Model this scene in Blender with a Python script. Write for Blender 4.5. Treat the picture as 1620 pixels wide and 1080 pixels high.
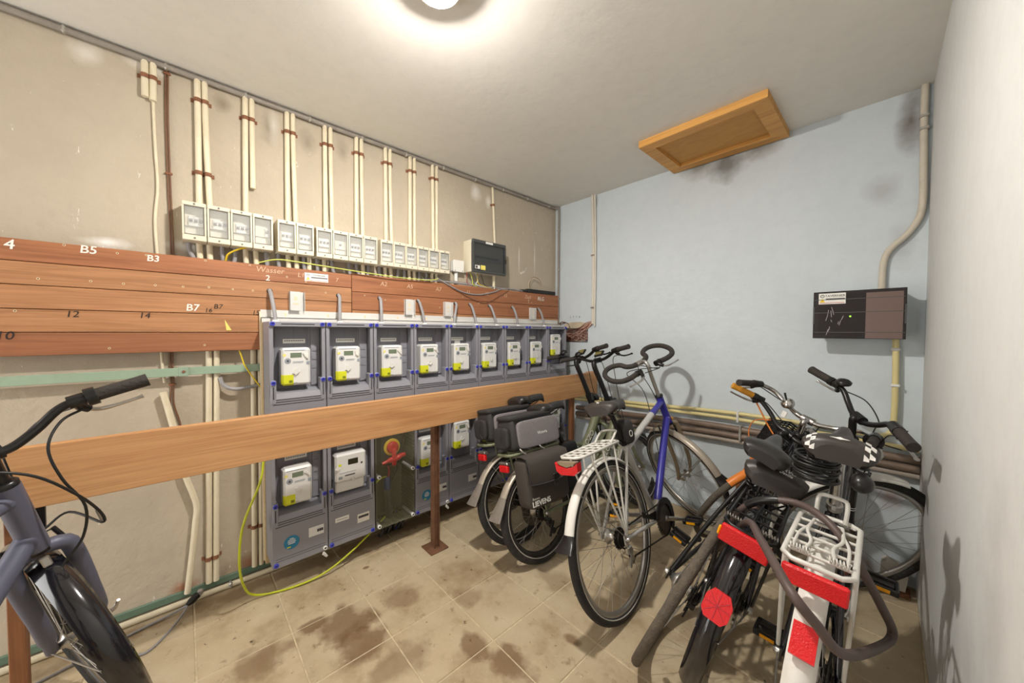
import bpy, math, random
from mathutils import Vector, Matrix

# ------------------------------------------------------------------ scene, camera, light, exposure
for o in list(bpy.data.objects):
    bpy.data.objects.remove(o, do_unlink=True)
scene = bpy.context.scene
COL = scene.collection
scene.view_settings.view_transform = 'Standard'
scene.view_settings.look = 'None'
scene.view_settings.gamma = 1.0
scene.view_settings.use_curve_mapping = False
scene.view_settings.exposure = 0.22

FOC = 559.4                       # focal length in pixels of the 1620 px wide frame
YAW, PITCH, ROLL = 0.8233, 0.0287, 0.0029
cam_data = bpy.data.cameras.new('camera')
cam_data.sensor_width = 36.0
cam_data.lens = FOC / 1620 * 36
cam_data.clip_start = 0.01
cam = bpy.data.objects.new('camera', cam_data)
COL.objects.link(cam)
_f = Vector((-math.sin(YAW) * math.cos(PITCH), math.cos(YAW) * math.cos(PITCH), -math.sin(PITCH)))
_r = Vector((math.cos(YAW), math.sin(YAW), 0))
_u = _r.cross(_f)
_r2 = _r * math.cos(ROLL) + _u * math.sin(ROLL)
_u2 = -_r * math.sin(ROLL) + _u * math.cos(ROLL)
cam.matrix_world = Matrix(((_r2.x, _u2.x, -_f.x, 2.2843), (_r2.y, _u2.y, -_f.y, 0.0), (_r2.z, _u2.z, -_f.z, 1.3013), (0, 0, 0, 1)))
scene.camera = cam

world = bpy.data.worlds.new('world')
scene.world = world
world.use_nodes = True
world.node_tree.nodes['Background'].inputs[0].default_value = (0.8, 0.85, 0.9, 1)
world.node_tree.nodes['Background'].inputs[1].default_value = 0.05

BULB = (1.20, 0.655, 2.486)        # the round lamp under the ceiling; its light is in ceiling_lamp below
BULB_STRENGTH = 1450.0

# added fill light, set in an invented doorway behind the camera
fill_data = bpy.data.lights.new('added_fill_light', 'AREA')
fill_data.shape = 'RECTANGLE'
fill_data.size, fill_data.size_y = 0.98, 2.06
fill_data.energy = 30.0
fill_data.color = (1.0, 0.985, 0.96)
fill_light = bpy.data.objects.new('added_fill_light', fill_data)
COL.objects.link(fill_light)
fill_light.location = (0.60, -1.985, 1.05)
fill_light.rotation_euler = (math.radians(90), 0, 0)

# ------------------------------------------------------------------ materials
def lin(h):
    if isinstance(h, str):
        c = [int(h[i:i + 2], 16) / 255 for i in (0, 2, 4)]
    else:
        c = [x / 255 for x in h]
    return tuple(x / 12.92 if x <= 0.04045 else ((x + 0.055) / 1.055) ** 2.4 for x in c)

MATS = {}
def mat(name, col, rough=0.5, metal=0.0, var=0.0, vscale=8.0, stretch=(1, 1, 1), bump=0.0, bscale=60.0,
        alpha=1.0, trans=0.0, emit=0.0, dirt=None, dscale=3.0, damt=0.5, spec=0.5, coat=0.0):
    """plain procedural surface: base colour, soft noise variation, optional dirt colour and fine bump"""
    if name in MATS:
        return MATS[name]
    m = bpy.data.materials.new(name)
    m.use_nodes = True
    nt = m.node_tree
    b = nt.nodes['Principled BSDF']
    c = lin(col)
    b.inputs['Base Color'].default_value = (*c, 1)
    b.inputs['Roughness'].default_value = rough
    b.inputs['Metallic'].default_value = metal
    b.inputs['Specular IOR Level'].default_value = spec
    b.inputs['Coat Weight'].default_value = coat
    b.inputs['Alpha'].default_value = alpha
    b.inputs['Transmission Weight'].default_value = trans
    if emit:
        b.inputs['Emission Color'].default_value = (*c, 1)
        b.inputs['Emission Strength'].default_value = emit
    if var or bump or dirt:
        tc = nt.nodes.new('ShaderNodeTexCoord')
        mp = nt.nodes.new('ShaderNodeMapping')
        mp.inputs['Scale'].default_value = stretch
        nt.links.new(tc.outputs['Object'], mp.inputs['Vector'])
    out = None
    if var:
        n = nt.nodes.new('ShaderNodeTexNoise')
        n.inputs['Scale'].default_value = vscale
        n.inputs['Detail'].default_value = 6
        n.inputs['Roughness'].default_value = 0.6
        nt.links.new(mp.outputs[0], n.inputs['Vector'])
        r = nt.nodes.new('ShaderNodeValToRGB')
        r.color_ramp.elements[0].position = 0.3
        r.color_ramp.elements[1].position = 0.7
        r.color_ramp.elements[0].color = (*[x * (1 - var) for x in c], 1)
        r.color_ramp.elements[1].color = (*[min(1, x * (1 + var)) for x in c], 1)
        nt.links.new(n.outputs['Fac'], r.inputs[0])
        out = r.outputs[0]
    if dirt:
        n2 = nt.nodes.new('ShaderNodeTexNoise')
        n2.inputs['Scale'].default_value = dscale
        n2.inputs['Detail'].default_value = 8
        n2.inputs['Roughness'].default_value = 0.7
        nt.links.new(mp.outputs[0], n2.inputs['Vector'])
        r2 = nt.nodes.new('ShaderNodeValToRGB')
        r2.color_ramp.elements[0].position = 0.5
        r2.color_ramp.elements[1].position = 0.72
        r2.color_ramp.elements[0].color = (0, 0, 0, 1)
        r2.color_ramp.elements[1].color = (damt, damt, damt, 1)
        nt.links.new(n2.outputs['Fac'], r2.inputs[0])
        mx = nt.nodes.new('ShaderNodeMix')
        mx.data_type = 'RGBA'
        nt.links.new(r2.outputs[0], mx.inputs[0])
        if out:
            nt.links.new(out, mx.inputs[6])
        else:
            mx.inputs[6].default_value = (*c, 1)
        mx.inputs[7].default_value = (*lin(dirt), 1)
        out = mx.outputs[2]
    if out:
        nt.links.new(out, b.inputs['Base Color'])
    if bump:
        n3 = nt.nodes.new('ShaderNodeTexNoise')
        n3.inputs['Scale'].default_value = bscale
        n3.inputs['Detail'].default_value = 5
        nt.links.new(mp.outputs[0], n3.inputs['Vector'])
        bp = nt.nodes.new('ShaderNodeBump')
        bp.inputs['Strength'].default_value = bump
        bp.inputs['Distance'].default_value = 0.01
        nt.links.new(n3.outputs['Fac'], bp.inputs['Height'])
        nt.links.new(bp.outputs[0], b.inputs['Normal'])
    MATS[name] = m
    return m

class NG:
    """tiny helper for longer node graphs"""
    def __init__(s, name):
        s.m = bpy.data.materials.new(name)
        s.m.use_nodes = True
        s.t = s.m.node_tree
        s.b = s.t.nodes['Principled BSDF']
        MATS[name] = s.m
    def n(s, typ, **kw):
        nd = s.t.nodes.new('ShaderNode' + typ)
        for k, v in kw.items():
            if k.startswith('i_'):
                key = k[2:]
                key = int(key) if key.isdigit() else key.replace('_', ' ')
                nd.inputs[key].default_value = v
            else:
                setattr(nd, k, v)
        return nd
    def l(s, a, b):
        s.t.links.new(a, b)
    def ramp(s, fac, stops):
        r = s.n('ValToRGB')
        e = r.color_ramp.elements
        while len(e) < len(stops):
            e.new(0.5)
        for i, (p, c) in enumerate(stops):
            e[i].position = p
            e[i].color = (*c, 1) if len(c) == 3 else c
        s.l(fac, r.inputs[0])
        return r.outputs[0]
    def noise(s, vec, scale, detail=6, rough=0.6, dist=0.0):
        n = s.n('TexNoise')
        n.inputs['Scale'].default_value = scale
        n.inputs['Detail'].default_value = detail
        n.inputs['Roughness'].default_value = rough
        n.inputs['Distortion'].default_value = dist
        s.l(vec, n.inputs['Vector'])
        return n.outputs['Fac']
    def mix(s, fac, a, b, mode='MIX'):
        x = s.n('Mix')
        x.data_type = 'RGBA'
        x.blend_type = mode
        for sock, v in ((x.inputs[0], fac), (x.inputs[6], a), (x.inputs[7], b)):
            if hasattr(v, 'is_linked') or hasattr(v, 'links'):
                s.l(v, sock)
            elif isinstance(v, (int, float)):
                sock.default_value = v
            else:
                sock.default_value = (*v, 1) if len(v) == 3 else v
        return x.outputs[2]
    def math(s, op, a, b=None):
        x = s.n('Math', operation=op)
        for i, v in enumerate((a, b)):
            if v is None:
                continue
            if isinstance(v, (int, float)):
                x.inputs[i].default_value = v
            else:
                s.l(v, x.inputs[i])
        return x.outputs[0]
    def mapping(s, vec, scale=(1, 1, 1), loc=(0, 0, 0)):
        m = s.n('Mapping')
        m.inputs['Scale'].default_value = scale
        m.inputs['Location'].default_value = loc
        s.l(vec, m.inputs['Vector'])
        return m.outputs[0]
    def bump(s, h, strength, dist=0.01):
        b = s.n('Bump')
        b.inputs['Strength'].default_value = strength
        b.inputs['Distance'].default_value = dist
        s.l(h, b.inputs['Height'])
        s.l(b.outputs[0], s.b.inputs['Normal'])

def blob(g, pos, cx, cy, cz, rx, ry, rz, wob=0.3, soft=0.9):
    """mask (0..1) of an irregular stain centred at a place of the room"""
    w = g.n('TexNoise')
    w.inputs['Scale'].default_value = 9
    w.inputs['Detail'].default_value = 6
    g.l(pos, w.inputs['Vector'])
    mp = g.mapping(pos, (1 / rx, 1 / ry, 1 / rz), (-cx / rx, -cy / ry, -cz / rz))
    ln = g.n('VectorMath', operation='LENGTH')
    g.l(mp, ln.inputs[0])
    d = g.math('ADD', ln.outputs['Value'], g.math('MULTIPLY', g.math('SUBTRACT', w.outputs['Fac'], 0.5), wob * 4))
    r = g.n('MapRange')
    r.inputs['From Min'].default_value = 1.0
    r.inputs['From Max'].default_value = 1.0 - soft
    g.l(d, r.inputs['Value'])
    return r.outputs[0]

def plaster_material(name, base, patch, patch_lo, stains=(), stain_col=(0.1, 0.09, 0.07), grime=0.12, bump=0.35, bs=26, scratches=None):
    g = NG(name)
    pos = g.n('NewGeometry').outputs['Position']
    n1 = g.noise(pos, 1.3, 8, 0.65)
    c = g.ramp(n1, [(0.3, tuple(x * (1 - grime) for x in base)), (0.7, tuple(min(1, x * (1 + grime * 0.6)) for x in base))])
    n4 = g.noise(pos, 14, 8, 0.7)
    c = g.mix(g.ramp(n4, [(0.45, (0, 0, 0)), (0.8, (0.35, 0.35, 0.35))]), c, tuple(x * 0.8 for x in base))
    if patch is not None:
        n2 = g.noise(pos, 5.5, 8, 0.72, 0.4)
        c = g.mix(g.ramp(n2, [(patch_lo, (0, 0, 0)), (patch_lo + 0.015, (0.8, 0.8, 0.8))]), c, patch)
    if scratches is not None:
        v = g.mapping(pos, (1, 9, 2.2))
        n5 = g.noise(v, 3.0, 6, 0.75)
        c = g.mix(g.ramp(n5, [(0.655, (0, 0, 0)), (0.67, (0.75, 0.75, 0.75))]), c, scratches)
    for st in stains:
        col = st[7] if len(st) > 7 else stain_col
        amt = st[6]
        m = blob(g, pos, *st[:6])
        c = g.mix(g.math('MULTIPLY', m, amt), c, col)
    g.l(c, g.b.inputs['Base Color'])
    g.b.inputs['Roughness'].default_value = 0.85
    g.b.inputs['Specular IOR Level'].default_value = 0.25
    h = g.math('ADD', g.noise(pos, bs, 6, 0.6), g.math('MULTIPLY', g.noise(pos, 3.0, 3), 1.5))
    g.bump(h, bump, 0.012)
    return g.m

def wood_material(name, light, dark, axis=1, rough=0.55, grain=26.0, knots=True, seed=0.0):
    """planed softwood: grain runs along one axis of the object"""
    g = NG(name)
    tc = g.n('TexCoord').outputs['Object']
    oi = g.n('ObjectInfo')
    add = g.n('VectorMath', operation='ADD')
    g.l(tc, add.inputs[0])
    comb = g.n('CombineXYZ')
    for i in range(3):
        g.l(g.math('MULTIPLY', oi.outputs['Random'], 7.3 + i * 3.1 + seed), comb.inputs[i])
    g.l(comb.outputs[0], add.inputs[1])
    sc = [1.0, 1.0, 1.0]
    sc[axis] = 0.07
    v = g.mapping(add.outputs[0], tuple(sc))
    n = g.noise(v, grain, 8, 0.65, 1.2)
    c = g.ramp(n, [(0.3, dark), (0.55, light), (0.75, tuple(min(1, x * 1.12) for x in light))])
    sc2 = [1.0, 1.0, 1.0]
    sc2[axis] = 0.02
    n2 = g.noise(g.mapping(add.outputs[0], tuple(sc2)), 140, 3, 0.5)
    c = g.mix(0.28, c, g.ramp(n2, [(0.35, tuple(x * 0.6 for x in dark)), (0.6, light)]))
    sc3 = [1.0, 1.0, 1.0]
    sc3[axis] = 0.45
    n3 = g.noise(g.mapping(add.outputs[0], tuple(sc3)), 5.0, 4, 0.5)
    if knots:
        c = g.mix(g.ramp(n3, [(0.69, (0, 0, 0)), (0.76, (0.75, 0.75, 0.75))]), c, tuple(x * 0.45 for x in dark))
    # per board shift of tone
    hs = g.n('HueSaturation')
    g.l(c, hs.inputs['Color'])
    g.l(g.math('ADD', g.math('MULTIPLY', oi.outputs['Random'], 0.22), 0.9), hs.inputs['Value'])
    g.l(hs.outputs[0], g.b.inputs['Base Color'])
    g.b.inputs['Roughness'].default_value = rough
    g.bump(n2, 0.12, 0.003)
    return g.m

# ------------------------------------------------------------------ mesh building
class MB:
    def __init__(s, M=None):
        s.v, s.f, s.sm = [], [], []
        s.M = M
    def add(s, vs, fs, smooth=False):
        o = len(s.v)
        if s.M is not None:
            vs = [tuple(s.M @ Vector(v)) for v in vs]
        s.v.extend([tuple(v) for v in vs])
        for f in fs:
            s.f.append(tuple(i + o for i in f))
            s.sm.append(smooth)
        return s
    def box(s, c, size, b=0.0, R=None):
        hx, hy, hz = (x / 2 for x in size)
        c = Vector(c)
        if b <= 0:
            vs = [(x, y, z) for x in (-hx, hx) for y in (-hy, hy) for z in (-hz, hz)]
            fs = [(0, 1, 3, 2), (4, 6, 7, 5), (0, 4, 5, 1), (2, 3, 7, 6), (0, 2, 6, 4), (1, 5, 7, 3)]
        else:
            b = min(b, hx * 0.95, hy * 0.95, hz * 0.95)
            vs, idx = [], {}
            for sx in (-1, 1):
                for sy in (-1, 1):
                    for sz in (-1, 1):
                        for k in range(3):
                            p = [sx * (hx - b), sy * (hy - b), sz * (hz - b)]
                            p[k] = (sx * hx, sy * hy, sz * hz)[k]
                            idx[(sx, sy, sz, k)] = len(vs)
                            vs.append(tuple(p))
            fs = []
            S = (-1, 1)
            for k in range(3):
                i, j = [q for q in range(3) if q != k]
                for sk in S:
                    q = []
                    for (a, bb) in ((-1, -1), (1, -1), (1, 1), (-1, 1)):
                        t = [0, 0, 0]
                        t[k] = sk; t[i] = a; t[j] = bb
                        q.append(idx[(*t, k)])
                    fs.append(tuple(q))
            for k in range(3):          # edges along axis k
                i, j = [q for q in range(3) if q != k]
                for a in S:
                    for bb in S:
                        t0 = [0, 0, 0]; t0[i] = a; t0[j] = bb; t0[k] = -1
                        t1 = list(t0); t1[k] = 1
                        fs.append((idx[(*t0, i)], idx[(*t1, i)], idx[(*t1, j)], idx[(*t0, j)]))
            for sx in S:
                for sy in S:
                    for sz in S:
                        fs.append(tuple(idx[(sx, sy, sz, k)] for k in range(3)))
        if R is not None:
            vs = [R @ Vector(v) for v in vs]
        return s.add([Vector(v) + c for v in vs], fs)
    def bb(s, x0, x1, y0, y1, z0, z1, b=0.0):
        return s.box(((x0 + x1) / 2, (y0 + y1) / 2, (z0 + z1) / 2), (abs(x1 - x0), abs(y1 - y0), abs(z1 - z0)), b)
    def tube(s, pts, r, n=10, closed=False, caps=True, flat=1.0):
        pts = [Vector(p) for p in pts]
        m = len(pts)
        rr = r if isinstance(r, (list, tuple)) else [r] * m
        tang = []
        for i in range(m):
            a = pts[(i - 1) % m] if (closed or i > 0) else pts[i]
            b = pts[(i + 1) % m] if (closed or i < m - 1) else pts[i]
            t = (b - a)
            tang.append(t.normalized() if t.length > 1e-9 else Vector((0, 0, 1)))
        up = Vector((0, 0, 1)) if abs(tang[0].z) < 0.9 else Vector((1, 0, 0))
        nrm = (up - tang[0] * up.dot(tang[0])).normalized()
        vs = []
        for i in range(m):
            t = tang[i]
            nrm = (nrm - t * nrm.dot(t))
            nrm = nrm.normalized() if nrm.length > 1e-6 else t.orthogonal().normalized()
            bi = t.cross(nrm)
            for k in range(n):
                a = 2 * math.pi * k / n
                vs.append(pts[i] + (nrm * math.cos(a) + bi * math.sin(a) * flat) * rr[i])
        fs = []
        for i in range(m if closed else m - 1):
            j = (i + 1) % m
            for k in range(n):
                k2 = (k + 1) % n
                fs.append((i * n + k, i * n + k2, j * n + k2, j * n + k))
        s.add(vs, fs, True)
        if caps and not closed:
            s.add(vs[:n], [tuple(reversed(range(n)))])
            s.add(vs[-n:], [tuple(range(n))])
        return s
    def cyl(s, a, b, r, n=16, r2=None):
        return s.tube([a, b], [r, r if r2 is None else r2], n)
    def lathe(s, prof, c=(0, 0, 0), axis=(0, 0, 1), n=24, smooth=True, caps=True):
        """prof: list of (radius, height along axis)"""
        ax = Vector(axis).normalized()
        e1 = ax.orthogonal().normalized()
        e2 = ax.cross(e1)
        c = Vector(c)
        vs, fs = [], []
        for (r, h) in prof:
            for k in range(n):
                a = 2 * math.pi * k / n
                vs.append(c + ax * h + (e1 * math.cos(a) + e2 * math.sin(a)) * r)
        for i in range(len(prof) - 1):
            for k in range(n):
                k2 = (k + 1) % n
                fs.append((i * n + k, i * n + k2, (i + 1) * n + k2, (i + 1) * n + k))
        s.add(vs, fs, smooth)
        if caps and prof[0][0] > 1e-6:
            s.add(vs[:n], [tuple(reversed(range(n)))])
        if caps and prof[-1][0] > 1e-6:
            s.add(vs[-n:], [tuple(range(n))])
        return s
    def ring(s, c, axis, R, r, n=48, m=8, flat=1.0):
        """torus; flat scales the section along the axis"""
        ax = Vector(axis).normalized()
        e1 = ax.orthogonal().normalized()
        e2 = ax.cross(e1)
        c = Vector(c)
        vs, fs = [], []
        for i in range(n):
            a = 2 * math.pi * i / n
            d = e1 * math.cos(a) + e2 * math.sin(a)
            for k in range(m):
                b = 2 * math.pi * k / m
                vs.append(c + d * (R + r * math.cos(b)) + ax * r * flat * math.sin(b))
        for i in range(n):
            j = (i + 1) % n
            for k in range(m):
                k2 = (k + 1) % m
                fs.append((i * m + k, j * m + k, j * m + k2, i * m + k2))
        return s.add(vs, fs, True)
    def prism(s, outline, e1, e2, e3, c, depth, smooth=False):
        """outline points (u,v) in the e1,e2 plane, extruded by depth along e3"""
        e1, e2, e3, c = Vector(e1), Vector(e2), Vector(e3), Vector(c)
        n = len(outline)
        a = [c + e1 * u + e2 * v for u, v in outline]
        b = [p + e3 * depth for p in a]
        fs = [(i, (i + 1) % n, n + (i + 1) % n, n + i) for i in range(n)]
        s.add(a + b, fs, smooth)
        s.add(a, [tuple(reversed(range(n)))])
        s.add(b, [tuple(range(n))])
        return s
    def sphere(s, c, r, n=16, m=10, sc=(1, 1, 1)):
        prof = []
        c = Vector(c)
        vs, fs = [], []
        for i in range(m + 1):
            t = math.pi * i / m
            for k in range(n):
                a = 2 * math.pi * k / n
                vs.append(c + Vector((r * sc[0] * math.sin(t) * math.cos(a), r * sc[1] * math.sin(t) * math.sin(a), r * sc[2] * math.cos(t))))
        for i in range(m):
            for k in range(n):
                k2 = (k + 1) % n
                fs.append((i * n + k, (i + 1) * n + k, (i + 1) * n + k2, i * n + k2))
        return s.add(vs, fs, True)
    def grid(s, P, closed_u=False, smooth=True):
        """P[i][j] points -> quads"""
        nu, nv = len(P), len(P[0])
        vs = [p for row in P for p in row]
        fs = []
        for i in range(nu if closed_u else nu - 1):
            for j in range(nv - 1):
                i2 = (i + 1) % nu
                fs.append((i * nv + j, i2 * nv + j, i2 * nv + j + 1, i * nv + j + 1))
        return s.add(vs, fs, smooth)
    def mesh(s, name, m):
        me = bpy.data.meshes.new(name)
        me.from_pydata(s.v, [], s.f)
        me.polygons.foreach_set('use_smooth', s.sm)
        if m:
            me.materials.append(m)
        me.update()
        return me
    def build(s, name, m, parent=None, loc=None, local=False):
        off = Vector((0, 0, 0))
        if parent is not None and not local:
            p = parent
            while p is not None:
                off += p.location
                p = p.parent
        if loc is not None:
            off += Vector(loc)
        if off.length > 0 and not local:
            s.v = [(v[0] - off.x, v[1] - off.y, v[2] - off.z) for v in s.v]
        o = bpy.data.objects.new(name, s.mesh(name, m))
        COL.objects.link(o)
        if parent is not None:
            o.parent = parent
        if loc is not None:
            o.location = Vector(loc)
        return o

def tag(o, label=None, cat=None, group=None, kind=None):
    if label: o['label'] = label
    if cat: o['category'] = cat
    if group: o['group'] = group
    if kind: o['kind'] = kind
    return o

def thing(name, loc, label, cat, group=None):
    o = bpy.data.objects.new(name, None)
    COL.objects.link(o)
    o.location = loc
    o.empty_display_size = 0.05
    return tag(o, label, cat, group)

def copy_tree(o, parent=None):
    c = o.copy()
    COL.objects.link(c)
    c.parent = parent
    for ch in list(o.children):
        copy_tree(ch, c)
    return c

def text_mesh(txt, size, depth=0.0006, shear=0.0, bold=0.0, align='CENTER'):
    cu = bpy.data.curves.new('lettering', 'FONT')
    cu.body = txt
    cu.size = size
    cu.extrude = depth
    cu.offset = bold
    cu.shear = shear
    cu.align_x = align
    cu.align_y = 'CENTER'
    cu.resolution_u = 3
    ob = bpy.data.objects.new('lettering', cu)
    COL.objects.link(ob)
    dg = bpy.context.evaluated_depsgraph_get()
    me = bpy.data.meshes.new_from_object(ob.evaluated_get(dg))
    bpy.data.objects.remove(ob, do_unlink=True)
    bpy.data.curves.remove(cu)
    return me

def lettering(name, txt, m, c, ex, ey, size, parent=None, local=False, **kw):
    """flat lettering at c, reading along ex with ey up"""
    me = text_mesh(txt, size, **kw)
    ex, ey = Vector(ex).normalized(), Vector(ey).normalized()
    ez = ex.cross(ey).normalized()
    off = Vector(c)
    if parent is not None and not local:
        p = parent
        while p is not None:
            off = off - p.location
            p = p.parent
    for v in me.vertices:
        q = v.co
        v.co = off + ex * q.x + ey * q.y + ez * q.z
    me.materials.clear()
    me.materials.append(m)
    o = bpy.data.objects.new(name, me)
    COL.objects.link(o)
    o.parent = parent
    return o

def arc(c, r, a0, a1, n, e1, e2):
    c, e1, e2 = Vector(c), Vector(e1), Vector(e2)
    return [c + e1 * r * math.cos(a0 + (a1 - a0) * i / n) + e2 * r * math.sin(a0 + (a1 - a0) * i / n) for i in range(n + 1)]

def smooth_path(pts, k=6):
    """Catmull-Rom through the points"""
    P = [Vector(p) for p in pts]
    if len(P) < 3:
        return P
    out = []
    for i in range(len(P) - 1):
        p0 = P[i - 1] if i > 0 else P[i] * 2 - P[i + 1]
        p1, p2 = P[i], P[i + 1]
        p3 = P[i + 2] if i + 2 < len(P) else P[i + 1] * 2 - P[i]
        for j in range(k):
            t = j / k
            out.append(0.5 * ((2 * p1) + (-p0 + p2) * t + (2 * p0 - 5 * p1 + 4 * p2 - p3) * t * t + (-p0 + 3 * p1 - 3 * p2 + p3) * t ** 3))
    out.append(P[-1])
    return out

rnd = random.Random(7)
# ------------------------------------------------------------------ the room
ROOM_H = 2.512
Y_BACK, Y_FRONT = 2.70, -1.90
def xr(y):                                   # the right wall stands slightly out of square
    return 2.390 + (Y_BACK - y) * 0.020

WL, WB = lin((193, 181, 162)), lin((208, 217, 223))
m_wall_left = plaster_material('beige_plaster', WL, lin((226, 222, 212)), 0.66, bump=0.4, scratches=lin((232, 228, 219)),
    stains=[(0, 0.02, 1.70, 0.3, 0.10, 0.03, 0.9, lin((236, 234, 228))),
            (0, -0.24, 1.675, 0.3, 0.085, 0.03, 1.0, lin((240, 238, 234))),
            (0, 0.02, 1.10, 0.3, 0.07, 0.05, 0.8, lin((214, 203, 190))),
            (0, -0.1, 2.47, 0.3, 0.10, 0.035, 0.8, lin((238, 234, 226))), (0, -0.28, 2.44, 0.3, 0.06, 0.06, 0.6, lin((238, 234, 226))),
            (0, 0.16, 2.42, 0.3, 0.05, 0.05, 0.5, lin((110, 96, 76))), (0, 0.35, 2.38, 0.3, 0.05, 0.09, 0.5, lin((110, 96, 76))),
            (0, 0.53, 2.36, 0.3, 0.05, 0.09, 0.45, lin((110, 96, 76))), (0, 0.72, 2.38, 0.3, 0.05, 0.08, 0.4, lin((110, 96, 76))),
            (0, 0.37, 2.40, 0.3, 0.03, 0.10, 0.5, lin((238, 234, 226))), (0, 1.72, 2.40, 0.3, 0.06, 0.08, 0.8, lin((238, 234, 226))),
            (0, 1.85, 2.36, 0.3, 0.03, 0.06, 0.7, lin((238, 234, 226))), (0, 2.2, 1.95, 0.3, 0.012, 0.15, 0.8, lin((235, 232, 224))),
            (0, 2.4, 1.98, 0.3, 0.010, 0.2, 0.8, lin((235, 232, 224))),
            (0, 0.25, 0.08, 0.3, 0.18, 0.06, 0.75, lin((150, 92, 58))), (0, -0.02, 0.07, 0.3, 0.07, 0.04, 0.8, lin((160, 98, 66)))])
m_wall_back = plaster_material('pale_blue_plaster', WB, None, 0.8, grime=0.05, bump=0.22, bs=18,
    stains=[(1.50, 2.7, 2.43, 0.15, 0.3, 0.16, 0.75, lin((92, 84, 74))), (1.32, 2.7, 2.46, 0.14, 0.3, 0.09, 0.7, lin((120, 112, 100))),
            (1.66, 2.7, 2.47, 0.18, 0.3, 0.08, 0.75, lin((120, 112, 100))), (2.32, 2.7, 2.38, 0.07, 0.3, 0.20, 0.9, lin((105, 98, 88))),
            (2.22, 2.7, 2.05, 0.08, 0.3, 0.10, 0.3, lin((130, 124, 114))), (2.30, 2.7, 1.74, 0.06, 0.3, 0.14, 0.3, lin((130, 126, 118))),
            (2.29, 2.7, 0.45, 0.06, 0.3, 0.10, 0.5, lin((150, 96, 62))), (0.46, 2.7, 2.46, 0.03, 0.3, 0.08, 0.55, lin((110, 104, 96))),
            (2.1, 2.7, 0.05, 0.5, 0.3, 0.06, 0.55, lin((140, 116, 90)))])
m_wall_right = plaster_material('off_white_plaster', lin((210, 211, 210)), None, 0.8, grime=0.05, bump=0.3, bs=14,
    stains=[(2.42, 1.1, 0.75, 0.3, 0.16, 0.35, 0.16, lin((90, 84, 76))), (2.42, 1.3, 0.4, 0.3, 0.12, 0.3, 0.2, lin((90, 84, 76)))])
m_ceiling = plaster_material('ceiling_plaster', lin((228, 225, 218)), None, 0.8, grime=0.03, bump=0.10, bs=22)

def quad_wall(name, p, q, z0, z1, t, m, nrm):
    """a wall slab standing on the segment p-q, thickness t away from the room"""
    nx, ny = nrm
    mb = MB()
    a = [(p[0], p[1]), (q[0], q[1]), (q[0] + nx * t, q[1] + ny * t), (p[0] + nx * t, p[1] + ny * t)]
    mb.prism(a, (1, 0, 0), (0, 1, 0), (0, 0, 1), (0, 0, z0), z1 - z0)
    return tag(mb.build(name, m), kind='structure')

quad_wall('wall_left', (0, Y_FRONT), (0, Y_BACK + 0.1), 0, ROOM_H, 0.1, m_wall_left, (-1, 0))
# back wall with a ragged recess for the telephone wires
HX0, HX1, HZ0, HZ1 = 0.10, 0.39, 1.20, 1.335
mb = MB()
for (x0, x1, z0, z1) in ((0, HX0, 0, ROOM_H), (HX1, xr(Y_BACK) + 0.1, 0, ROOM_H), (HX0, HX1, 0, HZ0), (HX0, HX1, HZ1, ROOM_H)):
    mb.bb(x0, x1, Y_BACK, Y_BACK + 0.1, z0, z1)
mb.bb(HX0, HX1, Y_BACK + 0.07, Y_BACK + 0.1, HZ0, HZ1)
tag(mb.build('wall_back', m_wall_back), kind='structure')
quad_wall('wall_right', (xr(Y_BACK), Y_BACK), (xr(Y_FRONT), Y_FRONT), 0, ROOM_H, 0.1, m_wall_right, (1, 0))
# wall behind the camera, with an invented opening for the added fill light
mb = MB()
mb.bb(-0.1, 0.10, Y_FRONT - 0.1, Y_FRONT, 0, ROOM_H); mb.bb(1.10, 2.6, Y_FRONT - 0.1, Y_FRONT, 0, ROOM_H); mb.bb(0.10, 1.10, Y_FRONT - 0.1, Y_FRONT, 2.09, ROOM_H)
tag(mb.build('wall_front', m_wall_right), kind='structure')
mb = MB(); mb.bb(-0.1, 2.6, Y_FRONT - 0.1, Y_BACK + 0.1, ROOM_H, ROOM_H + 0.1)
tag(mb.build('ceiling', m_ceiling), kind='structure')

# floor: cement tiles, 30 cm, on a mortar bed
g = NG('cement_tile')
pos = g.n('NewGeometry').outputs['Position']
oi = g.n('ObjectInfo')
base, dark = lin((190, 172, 142)), lin((158, 136, 104))
c = g.ramp(g.noise(pos, 3.2, 9, 0.66), [(0.32, dark), (0.5, base), (0.72, lin((203, 187, 158)))])
hs = g.n('HueSaturation')
g.l(c, hs.inputs['Color'])
g.l(g.math('ADD', g.math('MULTIPLY', oi.outputs['Random'], 0.12), 0.93), hs.inputs['Value'])
c = hs.outputs[0]
c = g.mix(g.ramp(g.noise(pos, 17, 7, 0.62), [(0.60, (0, 0, 0)), (0.70, (0.55, 0.55, 0.55))]), c, lin((112, 86, 56)))
spots = g.ramp(g.noise(pos, 34, 3, 0.5), [(0.70, (0, 0, 0)), (0.735, (0.85, 0.85, 0.85))])
c = g.mix(spots, c, lin((86, 70, 52)))
c = g.mix(g.ramp(g.noise(pos, 60, 4, 0.5), [(0.66, (0, 0, 0)), (0.72, (0.45, 0.45, 0.45))]), c, lin((214, 204, 184)))
sc = lin((112, 82, 50))
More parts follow.
